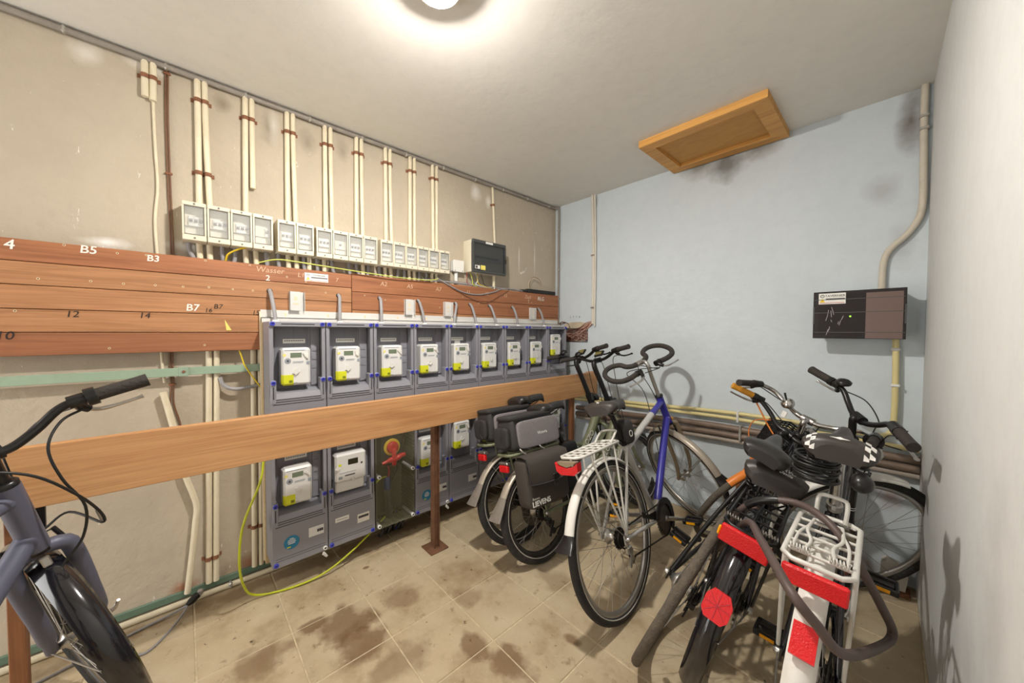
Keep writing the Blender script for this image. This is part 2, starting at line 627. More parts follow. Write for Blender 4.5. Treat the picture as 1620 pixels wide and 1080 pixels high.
for st in ((0.66, 0.52, 0, 0.13, 0.12, 0.3, 0.75), (0.80, 0.52, 0, 0.13, 0.10, 0.3, 0.72), (0.62, 0.20, 0, 0.09, 0.12, 0.3, 0.6),
           (0.56, 0.40, 0, 0.04, 0.07, 0.3, 0.75), (1.13, 0.86, 0, 0.10, 0.06, 0.3, 0.7), (1.28, 0.92, 0, 0.12, 0.07, 0.3, 0.75),
           (1.39, 1.18, 0, 0.05, 0.03, 0.3, 0.75), (0.66, 0.76, 0, 0.10, 0.10, 0.3, 0.45), (1.00, 0.60, 0, 0.09, 0.12, 0.3, 0.5),
           (0.34, 0.71, 0, 0.016, 0.022, 0.3, 0.8), (0.9, 1.0, 0, 0.08, 0.08, 0.3, 0.4), (1.1, 1.4, 0, 0.10, 0.08, 0.3, 0.4),
           (1.75, 1.75, 0, 0.15, 0.25, 0.3, 0.4), (0.10, 1.0, 0, 0.07, 1.6, 0.3, 0.6)):
    c = g.mix(g.math('MULTIPLY', blob(g, pos, *st[:6], wob=0.5, soft=0.4), st[6]), c, sc)
g.l(c, g.b.inputs['Base Color'])
g.l(g.ramp(g.noise(pos, 6, 4), [(0.3, (0.42, 0.42, 0.42)), (0.7, (0.7, 0.7, 0.7))]), g.b.inputs['Roughness'])
g.bump(g.noise(pos, 45, 6, 0.6), 0.14, 0.006)
m_tile = g.m
m_grout = mat('sandy_grout', (205, 190, 160), 0.9, var=0.2, vscale=30, bump=0.3)

TS, TX, TY = 0.3075, 0.5521, 0.6266
mb = MB(); mb.bb(-0.1, 2.6, Y_FRONT - 0.1, Y_BACK + 0.1, -0.12, -0.0035)
floor = tag(mb.build('floor', m_grout), kind='structure')
xs = [0.0] + [TX + TS * i for i in range(-1, 7)] + [2.49]
ys = [Y_FRONT] + [TY + TS * j for j in range(-8, 7)] + [Y_BACK]
tile_meshes = {}
for i in range(len(xs) - 1):
    for j in range(len(ys) - 1):
        wx, wy = xs[i + 1] - xs[i] - 0.006, ys[j + 1] - ys[j] - 0.006
        key = (round(wx, 3), round(wy, 3))
        if key not in tile_meshes:
            t = MB(); t.box((0, 0, -0.006), (wx, wy, 0.012), 0.002)
            tile_meshes[key] = t.mesh('floor_tile', m_tile)
        o = bpy.data.objects.new('floor_tile', tile_meshes[key])
        COL.objects.link(o)
        o.parent = floor
        o.location = ((xs[i] + xs[i + 1]) / 2, (ys[j] + ys[j + 1]) / 2, rnd.uniform(-0.0008, 0.0))

# ------------------------------------------------------------------ ceiling lamp (the light of the room)
m_bulb = mat('bulb_glow', (255, 249, 240), 0.3, emit=BULB_STRENGTH)
m_porcelain = mat('lamp_holder_white', (226, 224, 218), 0.35)
m_brass = mat('lamp_brass', (170, 160, 140), 0.35, 1.0)
lamp = thing('ceiling_lamp', (BULB[0], BULB[1], ROOM_H), 'round lit lamp with a white base on the ceiling', 'lamp')
mb = MB(); mb.lathe([(0.066, 0.0), (0.072, -0.026), (0.074, -0.046), (0.071, -0.047), (0.067, -0.028), (0.046, -0.026)], (BULB[0], BULB[1], ROOM_H), n=32)
mb.build('lamp_base', m_porcelain, lamp)
mb = MB(); mb.lathe([(0.0455, 0.001), (0.0455, -0.008), (0.042, -0.024), (0.031, -0.039), (0.016, -0.047), (0.001, -0.049)], BULB, n=24)
mb.build('lit_dome', m_bulb, lamp)

# ------------------------------------------------------------------ ceiling hatch
m_hatch = wood_material('hatch_board', lin((214, 160, 84)), lin((186, 128, 58)), axis=0, grain=14, knots=False)
m_hatch_panel = mat('hatch_panel', (196, 146, 78), 0.75, var=0.12, vscale=7, dirt=(120, 84, 40), dscale=6, damt=0.5, stretch=(0.6, 2, 1))
hx0, hx1, hy0, hy1, hz = 1.15, 1.832, 2.15, 2.683, ROOM_H
hatch = thing('ceiling_hatch', ((hx0 + hx1) / 2, (hy0 + hy1) / 2, hz), 'varnished wooden hatch with a frame set in the ceiling', 'hatch')
W = 0.075
for nm, out in (('frame_rail', [(hx0, hy0), (hx1, hy0), (hx1 - W, hy0 + W), (hx0 + W, hy0 + W)]), ('frame_rail', [(hx1, hy1), (hx0, hy1), (hx0 + W, hy1 - W), (hx1 - W, hy1 - W)]),
                ('frame_rail', [(hx1, hy0), (hx1, hy1), (hx1 - W, hy1 - W), (hx1 - W, hy0 + W)]), ('frame_rail', [(hx0, hy1), (hx0, hy0), (hx0 + W, hy0 + W), (hx0 + W, hy1 - W)])):
    mb = MB(); mb.prism(out, (1, 0, 0), (0, 1, 0), (0, 0, -1), (0, 0, hz), 0.040)
    mb.build(nm, m_hatch, hatch)
mb = MB(); mb.bb(hx0 + W, hx1 - W, hy0 + W, hy1 - W, hz - 0.016, hz)
mb.build('panel', m_hatch_panel, hatch)

# ------------------------------------------------------------------ conduits
m_cream = mat('cream_pvc', (226, 215, 188), 0.45, var=0.05, vscale=6, dirt=(190, 170, 130), dscale=5, damt=0.4)
m_greypipe = mat('grey_pipe', (148, 140, 132), 0.5, var=0.12, vscale=8, dirt=(105, 92, 78), dscale=7)
m_rust = mat('rusty_strap', (138, 92, 66), 0.8, var=0.25, vscale=30)
m_galv = mat('galvanised_clip', (190, 186, 178), 0.4, 0.6)
m_greycable = mat('grey_cable', (150, 148, 150), 0.5)
m_browncable = mat('brown_cable', (120, 84, 60), 0.6)
m_yellowpipe = mat('yellowed_pvc', (222, 208, 150), 0.45, var=0.06, vscale=5)
m_brownpipe = mat('painted_iron_pipe', (122, 104, 90), 0.45, var=0.15, vscale=9, bump=0.15, bscale=40)
m_palepipe = mat('pale_iron_pipe', (168, 156, 144), 0.5, var=0.12, vscale=9)

def saddle_clip(parent, y, z, r, x, m, wide=0.018, name='clip'):
    """half-round strap over a vertical pipe on the left wall"""
    mb = MB()
    pts = [(0.001, y - r - 0.012, z), (0.002, y - r - 0.002, z)] + [(x - math.cos(a) * 0 + math.sin(a) * (r + 0.0015), y - math.cos(a) * (r + 0.0015), z) for a in [math.pi * k / 8 for k in range(9)]] + [(0.002, y + r + 0.002, z), (0.001, y + r + 0.012, z)]
    rows = [[Vector(p) + Vector((0, 0, -wide / 2)) for p in pts], [Vector(p) + Vector((0, 0, wide / 2)) for p in pts]]
    out = [[p + Vector((0.002, 0, 0)) for p in rw] for rw in rows]
    mb.grid([rows[0], out[0], out[1], rows[1]], closed_u=True, smooth=False)
    return mb.build(name, m, parent)

def wall_conduit(y0, z0, y1, z1, label, group, r=0.0125, clips=(), m=None, ykink=None, x=None):
    """one upright cream conduit on the left wall, from the ceiling (z0) down to z1"""
    x = (r + 0.004) if x is None else x
    pts = [(x, y0, z0)]
    if ykink:
        pts += [(x, ykink[0], ykink[1])]
    pts += [(x, y1, z1)]
    t = thing('conduit', (x, y1, z1), label, 'conduit', group)
    mb = MB(); mb.tube(smooth_path(pts, 4), r, 12)
    mb.build('pipe', m or m_cream, t)
    for z in clips:
        f = (z0 - z) / (z0 - z1)
        y = y0 + (y1 - y0) * f
        if ykink:
            if z > ykink[1]:
                y = y0 + (ykink[0] - y0) * (z0 - z) / (z0 - ykink[1])
            else:
                y = ykink[0] + (y1 - ykink[0]) * (ykink[1] - z) / (ykink[1] - z1)
        saddle_clip(t, y, z, r, x, m_rust)
    return t

ZC = 2.486
GP = 'cream conduits rising from the breaker row to the ceiling'
PORD = ['first', 'second', 'third', 'fourth', 'fifth', 'sixth', 'seventh', 'eighth']
wall_conduit(-0.107, ZC, -0.108, 2.331, 'short cut-off cream conduit below the ceiling with an empty lower end', None, 0.0125, (2.42,))
wall_conduit(-0.081, ZC, -0.084, 2.322, 'short cut-off cream conduit with a thin cable leaving its lower end', None, 0.0125, (2.42,))
pairs = [(0.066, 0.063, 0.092, 0.104, (2.39, 2.05)), (0.248, 0.240, 0.274, 0.273, (2.38,)), (0.430, 0.425, 0.457, 0.466, (2.38,)), (0.618, 0.615, 0.647, 0.653, (2.38,)),
         (0.795, 0.789, 0.824, 0.828, (2.39,)), (0.977, 0.977, 1.007, 1.016, (2.39,)), (1.149, 1.146, 1.180, 1.179, (2.39,)), (1.321, 1.327, 1.354, 1.353, (2.39,))]
for i, (a0, a1, b0, b1, cl) in enumerate(pairs):
    LB = 'long cream conduit in the %s pair from the brown cable' % PORD[i]
    wall_conduit(a0, ZC, a1, 1.80, LB, GP, 0.0125, cl)
    if i == 1:
        wall_conduit(b0, ZC, b1, 2.034, 'cream conduit sawn off halfway down beside a full-length one', None, 0.0125, cl)
    else:
        kink = (b0 + (b1 - b0) * 0.05, 2.25)
        wall_conduit(b0, ZC, b1, 1.80, LB, GP, 0.0125, cl, ykink=kink)
wall_conduit(1.881, ZC, 1.909, 1.97, 'thin cream conduit running from the ceiling into the dark-windowed fuse box', None, 0.010, (2.34,))
t = thing('conduit', (0.015, 1.87, 1.6), 'short cream conduit below the dark-windowed fuse box', 'conduit')
mb = MB(); mb.cyl((0.05, 1.865, 1.60), (0.05, 1.865, 1.77), 0.012, 12); mb.build('pipe', m_cream, t)

# long grey pipe under the ceiling, with clips
def run_pipe(name, pts, r, m, label, cat='pipe', group=None, n=12, loc=None):
    mb = MB(); mb.tube(pts, r, n)
    return tag(mb.build(name, m, None, loc or tuple(pts[0])), label, cat, group)
t = thing('ceiling_pipe', (0.02, 0.4, 2.49), 'long grey pipe running along the top of the beige wall', 'pipe')
mb = MB(); mb.tube([(0.018, Y_FRONT + 0.01, 2.494), (0.018, 0.6, 2.492), (0.018, Y_BACK - 0.045, 2.494)], 0.012, 12); mb.build('pipe', m_greypipe, t)
for k in range(12):
    y = -0.62 + k * 0.29
    mb = MB(); mb.box((0.018, y, 2.492), (0.030, 0.012, 0.030), 0.006); mb.build('clip', m_galv, t)
t = thing('corner_pipe', (0.045, 2.68, 1.37), 'slim grey pipe running down the corner of the pale blue wall', 'pipe')
mb = MB(); mb.tube(smooth_path([(0.018, 2.66, 2.494), (0.045, 2.682, 2.492), (0.053, 2.684, 2.46), (0.053, 2.684, 2.0), (0.053, 2.684, 1.36)], 6), 0.010, 10); mb.build('pipe', m_greypipe, t)
for z in (2.28, 1.90, 1.62):
    mb = MB(); mb.box((0.053, 2.684, z), (0.026, 0.028, 0.012), 0.004); mb.build('clip', m_galv, t)

run_pipe('thin_cable', smooth_path([(0.008, -0.084, 2.33), (0.008, -0.081, 2.13), (0.008, -0.076, 1.95), (0.008, -0.087, 1.80), (0.008, -0.083, 1.60), (0.010, -0.078, 1.2), (0.010, -0.07, 1.06)], 5), 0.0055, m_cream, 'thin cream cable hanging from the short cut-off conduit', 'cable', n=8)
t = thing('brown_cable', (0.006, -0.037, 1.6), 'two-strand brown cable clipped down the beige wall left of the breakers', 'cable')
for dy in (-0.004, 0.004):
    mb = MB(); mb.tube(smooth_path([(0.006, -0.037 + dy, 2.49), (0.006, -0.041 + dy, 2.25), (0.006, -0.038 + dy, 1.95), (0.006, -0.034 + dy, 1.60), (0.006, -0.046 + dy, 1.2), (0.006, -0.044 + dy, 1.06), (0.006, -0.047 + dy * 1.5, 0.96), (0.006, -0.034 + dy * 3, 0.87), (0.006, -0.02 + dy * 3, 0.76)], 4), 0.0035, 6); mb.build('strand', m_browncable, t)
for y, z in ((-0.037, 2.47), (-0.039, 2.02), (-0.045, 1.05)):
    mb = MB(); mb.box((0.007, y, z), (0.012, 0.026, 0.010), 0.003); mb.build('clip', m_rust, t)

# lower left conduits
def low_conduit(pts, label, r=0.0125, clips=(), group=None):
    t = thing('conduit', pts[-1], label, 'conduit', group)
    mb = MB(); mb.tube(smooth_path(pts, 6), r, 12); mb.build('pipe', m_cream, t)
    for y, z in clips:
        saddle_clip(t, y, z, r, 0.018, m_rust)
    return t
low_conduit([(0.028, -0.075, 1.02), (0.028, -0.062, 0.95), (0.028, -0.035, 0.80), (0.028, -0.012, 0.64), (0.028, 0.018, 0.52), (0.028, 0.030, 0.455), (0.028, 0.024, 0.38), (0.028, 0.012, 0.25), (0.028, -0.010, 0.052)], 'kinked cream conduit running down the wall behind the raised board')
for y, yb in ((0.086, 0.068), (0.115, 0.095)):
    low_conduit([(0.018, y, 1.40), (0.018, y, 1.18), (0.018, (y + yb) / 2, 0.6), (0.018, yb, 0.058)], 'cream conduit of the pair between the kinked conduit and the meter cabinets', clips=((yb, 0.18),), group='pair of conduits beside the meter cabinets')
for y, yb in ((0.262, 0.252), (0.291, 0.281)):
    low_conduit([(0.018, y, 1.40), (0.018, y, 1.18), (0.018, (y + yb) / 2, 0.6), (0.018, yb, 0.058)], 'cream conduit squeezed against the side of the meter cabinets', clips=((yb, 0.27),), group='conduits against the cabinets')
run_pipe('grey_hose', smooth_path([(0.03, 0.125, 1.07), (0.035, 0.14, 1.03), (0.04, 0.18, 1.008), (0.04, 0.24, 1.012), (0.035, 0.30, 1.02)], 5), 0.009, m_greycable, 'grey flexible hose curving behind the green rail', 'hose', n=8)
m_yellow = mat('yellow_wire', (226, 196, 40), 0.45)
m_yg = mat('yellow_green_wire', (196, 204, 40), 0.42, var=0.0)
run_pipe('yellow_wire', [(0.045, 0.195, 1.23), (0.045, 0.22, 1.13), (0.045, 0.245, 1.08), (0.05, 0.30, 0.985)], 0.0035, m_yellow, 'thin yellow wire slanting below the plank panelling', 'wire', n=6)
run_pipe('earth_cable', smooth_path([(0.30, 0.262, 0.70), (0.31, 0.245, 0.60), (0.335, 0.185, 0.46), (0.34, 0.165, 0.36), (0.31, 0.165, 0.22), (0.25, 0.19, 0.09), (0.22, 0.225, 0.03), (0.225, 0.29, 0.008), (0.255, 0.40, 0.008), (0.265, 0.52, 0.02), (0.25, 0.65, 0.06), (0.22, 0.79, 0.12), (0.20, 0.88, 0.17)], 6), 0.005, m_yg, 'yellow-green earth cable looping down to the floor below the cabinets', 'cable', n=8)

# green rail and green skirting bar
m_green = mat('green_paint', (150, 172, 150), 0.5, var=0.06, vscale=5, dirt=(120, 128, 110), dscale=9, damt=0.4)
t = thing('green_rail', (0.02, -0.3, 1.11), 'flat green painted rail fixed along the beige wall', 'rail')
mb = MB(); mb.bb(0.040, 0.046, Y_FRONT + 0.01, -0.012, 1.090, 1.128, 0.0015); mb.build('bar', m_green, t)
mb = MB(); mb.bb(0.040, 0.046, -0.010, 0.35, 1.092, 1.129, 0.0015); mb.build('bar', m_green, t)
mb = MB(); mb.bb(0.046, 0.050, -0.022, 0.012, 1.088, 1.133, 0.0015); mb.build('joint_plate', m_green, t)
mb = MB(); mb.lathe([(0.006, 0), (0.006, 0.003), (0.003, 0.004)], (0.050, -0.005, 1.110), (1, 0, 0), 10); mb.build('screw', m_rust, t)
for y in (-0.95, 0.0):
    mb = MB(); mb.bb(0.0, 0.040, y - 0.01, y + 0.01, 1.096, 1.122); mb.build('spacer', m_green, t)
t = thing('skirting_bar', (0.02, -0.3, 0.0), 'dark green bar and beige pipe along the foot of the beige wall', 'pipe')
m_dgreen = mat('dark_green_paint', (98, 122, 104), 0.55, var=0.1, vscale=6)
mb = MB(); mb.bb(0.0, 0.012, Y_FRONT + 0.01, Y_BACK - 0.01, 0.026, 0.058, 0.002); mb.build('bar', m_dgreen, t)
mb = MB(); mb.tube([(0.028, Y_FRONT + 0.01, 0.014), (0.028, 0.4, 0.014), (0.028, Y_BACK - 0.01, 0.014)], 0.013, 12); mb.build('pipe', m_cream, t)
for y in (-0.37, 0.15, 0.95):
    mb = MB(); mb.box((0.030, y, 0.016), (0.032, 0.016, 0.030), 0.006); mb.build('clip', m_galv, t)

# grey cord with a black plug on the floor by the wall
m_black = mat('black_plastic', (28, 27, 28), 0.45)
m_chrome = mat('chrome', (205, 203, 200), 0.18, 1.0)
t = thing('power_cord', (0.06, 0.01, 0.0), 'grey power cord with a black plug lying along the wall foot', 'cord')
mb = MB(); mb.tube(smooth_path([(0.60, -0.55, 0.006), (0.36, -0.32, 0.006), (0.25, -0.20, 0.006), (0.27, -0.135, 0.006), (0.20, -0.075, 0.006), (0.12, -0.03, 0.010), (0.075, -0.008, 0.022)], 6), 0.005, 8); mb.build('cord', m_greycable, t)
mb = MB(); mb.tube(smooth_path([(0.075, -0.008, 0.022), (0.08, -0.06, 0.012), (0.10, -0.18, 0.006), (0.14, -0.30, 0.006), (0.2, -0.5, 0.006)], 6), 0.005, 8); mb.build('cord', m_greycable, t)
mb = MB(); mb.tube([(0.078, -0.014, 0.022), (0.066, 0.002, 0.028), (0.048, 0.024, 0.036)], [0.008, 0.015, 0.016], 12); mb.build('plug', m_black, t)
mb = MB(); mb.box((0.038, 0.035, 0.042), (0.022, 0.022, 0.022), 0.005); mb.build('plug_end', m_greypipe, t)

# ------------------------------------------------------------------ plank panelling
m_plank = wood_material('varnished_plank', lin((178, 128, 88)), lin((146, 98, 62)), axis=1, grain=24)
m_plank_red = wood_material('reddish_plank', lin((168, 110, 74)), lin((136, 84, 54)), axis=1, grain=20, seed=2.2)
m_batten = mat('batten_wood', (150, 112, 74), 0.8, var=0.2, vscale=12, stretch=(1, 1, 0.2))
m_chalk = mat('white_chalk', (238, 234, 226), 0.9)
m_marker = mat('black_marker', (36, 28, 24), 0.7)
m_chalk_faint = mat('faint_chalk', (208, 176, 146), 0.9)
m_hole = mat('screw_hole', (226, 206, 170), 0.9)
m_holedark = mat('dark_hole', (30, 22, 16), 0.9)
panel = thing('plank_panelling', (0.045, 0.3, 1.2), 'row of horizontal reddish-brown planks standing off the beige wall', 'panelling')
zl = [1.642, 1.559, 1.471, 1.381, 1.292, 1.202]
PX0, PX1 = 0.040, 0.062
for k in range(5):
    y1 = 0.742 if k < 3 else 0.742
    mb = MB(); mb.bb(PX0, PX1, -1.75, y1, zl[k + 1] + 0.0012, zl[k] - 0.0012, 0.0018)
    mb.build('plank', m_plank_red if k in (4, 0) else m_plank, panel)
zr = [1.645, 1.540, 1.425, 1.385, 1.29, 1.202]
zr = [1.648, 1.538, 1.428, 1.330, 1.22]
for k in range(4):
    mb = MB(); mb.bb(PX0, PX1, 0.745, 2.672, zr[k + 1] + 0.0012, zr[k] - 0.0012, 0.0018)
    mb.build('plank', m_plank_red if k != 2 else m_plank, panel)
for y in (-1.6, -0.72, 0.18, 0.70, 1.5, 2.63):
    mb = MB(); mb.bb(0.003, PX0, y - 0.018, y + 0.018, 1.215, 1.60); mb.build('batten', m_batten, panel)
EX, EY = (0, 1, 0), (0, 0, 1)
XS = PX1 + 0.0008
def scrawl(txt, y, z, size, m, shear=0.15, bold=0.0):
    return lettering('handwriting', txt, m, (XS, y, z), EX, EY, size, panel, shear=shear, bold=bold)
scrawl('4', -0.468, 1.615, 0.050, m_chalk, 0.1, 0.0006)
scrawl('B5', -0.279, 1.625, 0.044, m_chalk, 0.1, 0.0006)
scrawl('B3', -0.095, 1.616, 0.038, m_chalk, 0.1, 0.0006)
scrawl('12', -0.326, 1.364, 0.036, m_marker)
scrawl('14', -0.126, 1.365, 0.036, m_marker)
scrawl('10', -0.486, 1.279, 0.044, m_marker)
scrawl('B7', 0.030, 1.406, 0.044, m_chalk, 0.1, 0.0006)
scrawl('16', 0.086, 1.397, 0.028, m_marker)
scrawl('B7', 0.122, 1.416, 0.032, m_marker)
scrawl('15', 0.270, 1.392, 0.032, m_marker)
scrawl('2', 0.324, 1.574, 0.040, m_chalk, 0.05, 0.0004)
scrawl('Wasser', 0.335, 1.616, 0.040, m_chalk_faint)
scrawl('L1', 0.476, 1.606, 0.034, m_chalk_faint)
scrawl('7', 0.66, 1.598, 0.030, m_chalk_faint)
for tx, y in (('A2', 0.94), ('A5', 1.12), ('A7', 1.34), ('11', 1.60), ('12', 1.78), ('13', 1.98)):
    scrawl(tx, y, 1.60, 0.038, m_chalk_faint)
scrawl('Zaal', 2.25, 1.606, 0.044, m_chalk_faint, 0.1)
scrawl('T', 2.26, 1.566, 0.044, m_chalk_faint, 0)
scrawl('RLG', 2.42, 1.600, 0.048, m_chalk, 0.1)
for y, z in ((-0.34, 1.635), (-0.20, 1.624), (-0.115, 1.629), (-0.405, 1.497), (-0.275, 1.500), (-0.185, 1.498), (-0.09, 1.500), (0.0, 1.502), (0.09, 1.507), (0.18, 1.505), (0.26, 1.505), (-0.46, 1.372), (-0.23, 1.226), (0.07, 1.232), (0.08, 1.632), (0.25, 1.633), (0.41, 1.59), (0.50, 1.573), (0.60, 1.52), (0.82, 1.52), (0.95, 1.50), (1.35, 1.47), (1.55, 1.56), (1.7, 1.52), (2.3, 1.56)):
    mb = MB(); mb.lathe([(0.0045, 0), (0.0045, 0.0006)], (PX1, y, z), (1, 0, 0), 8); h = mb.build('screw_hole', m_hole, panel)
    mb = MB(); mb.lathe([(0.0022, 0.0006), (0.0022, 0.001)], (PX1, y, z), (1, 0, 0), 8); mb.build('hole_centre', m_holedark, h)
m_stickery = mat('yellow_sticker', (232, 220, 120), 0.6)
mb = MB(); mb.prism([(-0.014, 0.03), (0.012, -0.022), (-0.008, -0.022)], (0, 1, 0), (0, 0, 1), (1, 0, 0), (PX1, 0.160, 1.325), 0.0008); mb.build('triangle_sticker', m_stickery, panel)

m_paper = mat('white_label', (236, 234, 228), 0.6)
m_ink = mat('grey_ink', (70, 66, 70), 0.7)
m_redink = mat('red_ink', (176, 50, 62), 0.7)
m_warn = mat('warning_yellow', (240, 206, 40), 0.6)
def firm_sticker(parent, c, ex, ey, w, h, local=False):
    ex, ey = Vector(ex), Vector(ey)
    ez = ex.cross(ey)
    c = Vector(c)
    mb = MB(); mb.prism([(-w / 2, -h / 2), (w / 2, -h / 2), (w / 2, h / 2), (-w / 2, h / 2)], ex, ey, ez, c, 0.0008)
    s = mb.build('sticker', m_paper, parent)
    f = c + ez * 0.0010
    lettering('lettering', 'TAVERNIER', m_ink, f + ex * w * 0.11 + ey * h * 0.24, ex, ey, h * 0.27, s, depth=0.0002, bold=0.0002)
    mb = MB(); mb.ring(f - ex * w * 0.36 + ey * h * 0.24, ez, h * 0.13, h * 0.025, 16, 6, 0.2); mb.build('round_logo', m_ink, s)
    lettering('logo_letter', 'T', m_ink, f - ex * w * 0.36 + ey * h * 0.24, ex, ey, h * 0.2, s, depth=0.0002)
    mb = MB(); mb.prism([(-h * 0.2, -h * 0.16), (h * 0.2, -h * 0.16), (0, h * 0.19)], ex, ey, ez, f - ex * w * 0.36 - ey * h * 0.17, 0.0003); mb.build('warning_triangle', m_warn, s)
    lettering('warning_mark', '!', m_ink, f - ex * w * 0.36 - ey * h * 0.19 + ez * 0.0004, ex, ey, h * 0.26, s, depth=0.0002)
    mb = MB(); mb.prism([(-w * 0.35, -h * 0.06), (w * 0.35, -h * 0.06), (w * 0.35, h * 0.06), (-w * 0.35, h * 0.06)], ex, ey, ez, f + ex * w * 0.12 - ey * h * 0.04, 0.0003); mb.build('print_line', m_ink, s)
    mb = MB(); mb.prism([(-w * 0.46, -h * 0.02), (w * 0.46, -h * 0.02), (w * 0.46, h * 0.02), (-w * 0.46, h * 0.02)], ex, ey, ez, f - ey * h * 0.40, 0.0003); mb.build('red_line', m_redink, s)
    return s
firm_sticker(panel, (PX1, 0.554, 1.601), EX, EY, 0.120, 0.046)

# ------------------------------------------------------------------ breaker enclosures
m_encl = mat('beige_enclosure', (222, 214, 192), 0.45, var=0.03, vscale=4)
m_encl_dark = mat('enclosure_inside', (226, 221, 204), 0.55)
m_seal = mat('window_gasket', (120, 116, 108), 0.6)
m_brk = mat('breaker_grey', (196, 196, 196), 0.45)
m_toggle = mat('breaker_toggle', (70, 70, 76), 0.45)
m_brkwhite = mat('breaker_white', (230, 230, 228), 0.4)
g = NG('clear_window')
g.b.inputs['Base Color'].default_value = (0.95, 0.97, 0.96, 1)
g.b.inputs['Roughness'].default_value = 0.08
g.b.inputs['Alpha'].default_value = 0.18
m_clear = g.m

def breaker_box(y0, w, z0, h, label, group, poles=3, shift=0.0):
    t = thing('breaker_enclosure', (0.0, y0 + w / 2, z0), label, 'fuse box', group)
    D = 0.100
    a, b = y0 + 0.0015, y0 + w - 0.0015
    mb = MB()
    mb.bb(0.0, 0.004, a, b, z0, z0 + h)
    mb.bb(0.004, D - 0.014, a, a + 0.004, z0, z0 + h); mb.bb(0.004, D - 0.014, b - 0.004, b, z0, z0 + h)
    mb.bb(0.004, D - 0.014, a + 0.004, b - 0.004, z0, z0 + 0.004); mb.bb(0.004, D - 0.014, a + 0.004, b - 0.004, z0 + h - 0.004, z0 + h)
    mb.build('body', m_encl, t)
    # cover frame with a window opening
    fz0, fz1, fy = z0 + 0.026, z0 + h - 0.018, 0.007
    mb = MB()
    mb.bb(D - 0.014, D, a, b, z0, fz0, 0.002); mb.bb(D - 0.014, D, a, b, fz1, z0 + h, 0.002)
    mb.bb(D - 0.014, D, a, a + fy, fz0, fz1); mb.bb(D - 0.014, D, b - fy, b, fz0, fz1)
    cv = mb.build('cover', m_encl, t)
    mb = MB()
    for (p, q, r, s) in ((a + fy, b - fy, fz0, fz0 + 0.0022), (a + fy, b - fy, fz1 - 0.0022, fz1), (a + fy, a + fy + 0.0022, fz0, fz1), (b - fy - 0.0022, b - fy, fz0, fz1)):
        mb.bb(D - 0.004, D + 0.0012, p, q, r, s)
    mb.build('gasket', m_seal, cv)
    mb = MB(); mb.bb(D - 0.005, D - 0.003, a + fy, b - fy, fz0, fz1); mb.build('window', m_clear, cv)
    for zz in (z0 + 0.011, z0 + h - 0.009):
        mb = MB(); mb.lathe([(0.0042, 0), (0.0042, 0.002)], (D, y0 + w / 2, zz), (1, 0, 0), 10); mb.build('cover_screw', m_seal, cv)
    # inner plate, rail and breakers
    zm = z0 + h * 0.54
    mb = MB()
    mb.bb(0.045, 0.050, a + 0.004, b - 0.004, z0 + 0.004, zm - 0.024); mb.bb(0.045, 0.050, a + 0.004, b - 0.004, zm + 0.024, z0 + h - 0.004)
    mb.build('inner_plate', m_encl_dark, t)
    n = poles
    pw = 0.0175 if n * 0.0175 < w - 0.02 else (w - 0.02) / n
    ys = y0 + w / 2 - n * pw / 2 + shift
    mb = MB(); mb.bb(0.030, 0.058, a + 0.004, b - 0.004, zm - 0.0225, zm + 0.0225); mb.build('blank_strip', m_encl, t)
    mb = MB(); mb.bb(0.058, 0.066, ys, ys + n * pw - 0.0005, zm - 0.0215, zm + 0.0215, 0.001); br = mb.build('breaker', m_brkwhite, t)
    for k in range(n):
        mb = MB(); mb.bb(0.066, 0.076, ys + pw * k + 0.003, ys + pw * (k + 1) - 0.003, zm - 0.004, zm + 0.006, 0.001); mb.build('toggle', m_toggle, br)
    mb = MB(); mb.bb(0.066, 0.0675, ys + 0.002, ys + n * pw - 0.002, zm + 0.0095, zm + 0.0135); mb.build('print_band', m_brk, br)
    return t

BZ0, BZ1 = 1.713, 1.884
ORD = ['first', 'second', 'third', 'fourth', 'fifth', 'sixth']
def breaker_group(y0, y1, n, label, group, z1):
    w = (y1 - y0) / n
    for k in range(n):
        breaker_box(y0 + k * w, w, BZ0, z1 - BZ0, 'beige windowed breaker enclosure, %s from the brown cable in the %s' % (ORD[k], label), group, poles=(1 if (n == 4 and k == 1 and y0 > 0.5) else 3 if k != 3 or y0 > 0.4 else 1), shift=(0.02 if (k == 3 and y0 < 0.1) else 0.006))
breaker_group(0.000, 0.346, 4, 'first block of four', 'breaker block of four beside the brown cable', 1.887)
breaker_group(0.364, 0.535, 2, 'separate pair', 'breaker pair', 1.881)
breaker_group(0.545, 0.888, 4, 'second block of four', 'middle breaker block of four', 1.877)
breaker_group(0.907, 1.413, 6, 'block of six', 'breaker block of six', 1.873)

# stubs below the breakers, going down behind the planks
stubs_c = [0.065, 0.102, 0.242, 0.285, 0.429, 0.468, 0.530, 0.609, 0.829, 0.971, 1.009, 1.139, 1.177, 1.315, 1.351]
stubs_g = [(0.025, 0.045), (0.145, 0.150), (0.196, 0.186), (0.325, 0.33), (0.379, 0.382), (0.499, 0.505), (0.566, 0.571), (0.646, 0.66), (0.742, 0.75), (0.787, 0.815), (0.857, 0.85), (0.929, 0.94), (1.053, 1.035), (1.098, 1.09), (1.21, 1.20), (1.264, 1.25)]
for y in stubs_c:
    run_pipe('conduit_stub', [(0.022, y - 0.006, 1.725), (0.021, y, 1.55)], 0.0125, m_cream, 'short cream conduit dropping from the breakers behind the planks', 'conduit', 'cream stubs under the breakers')
for y, yb in stubs_g:
    run_pipe('cable_stub', smooth_path([(0.024, y, 1.725), (0.024, y, 1.68), (0.022, yb, 1.62), (0.022, yb, 1.55)], 3), 0.010, m_greycable, 'thick grey cable dropping from the breakers behind the planks', 'cable', 'grey cables under the breakers', n=10)
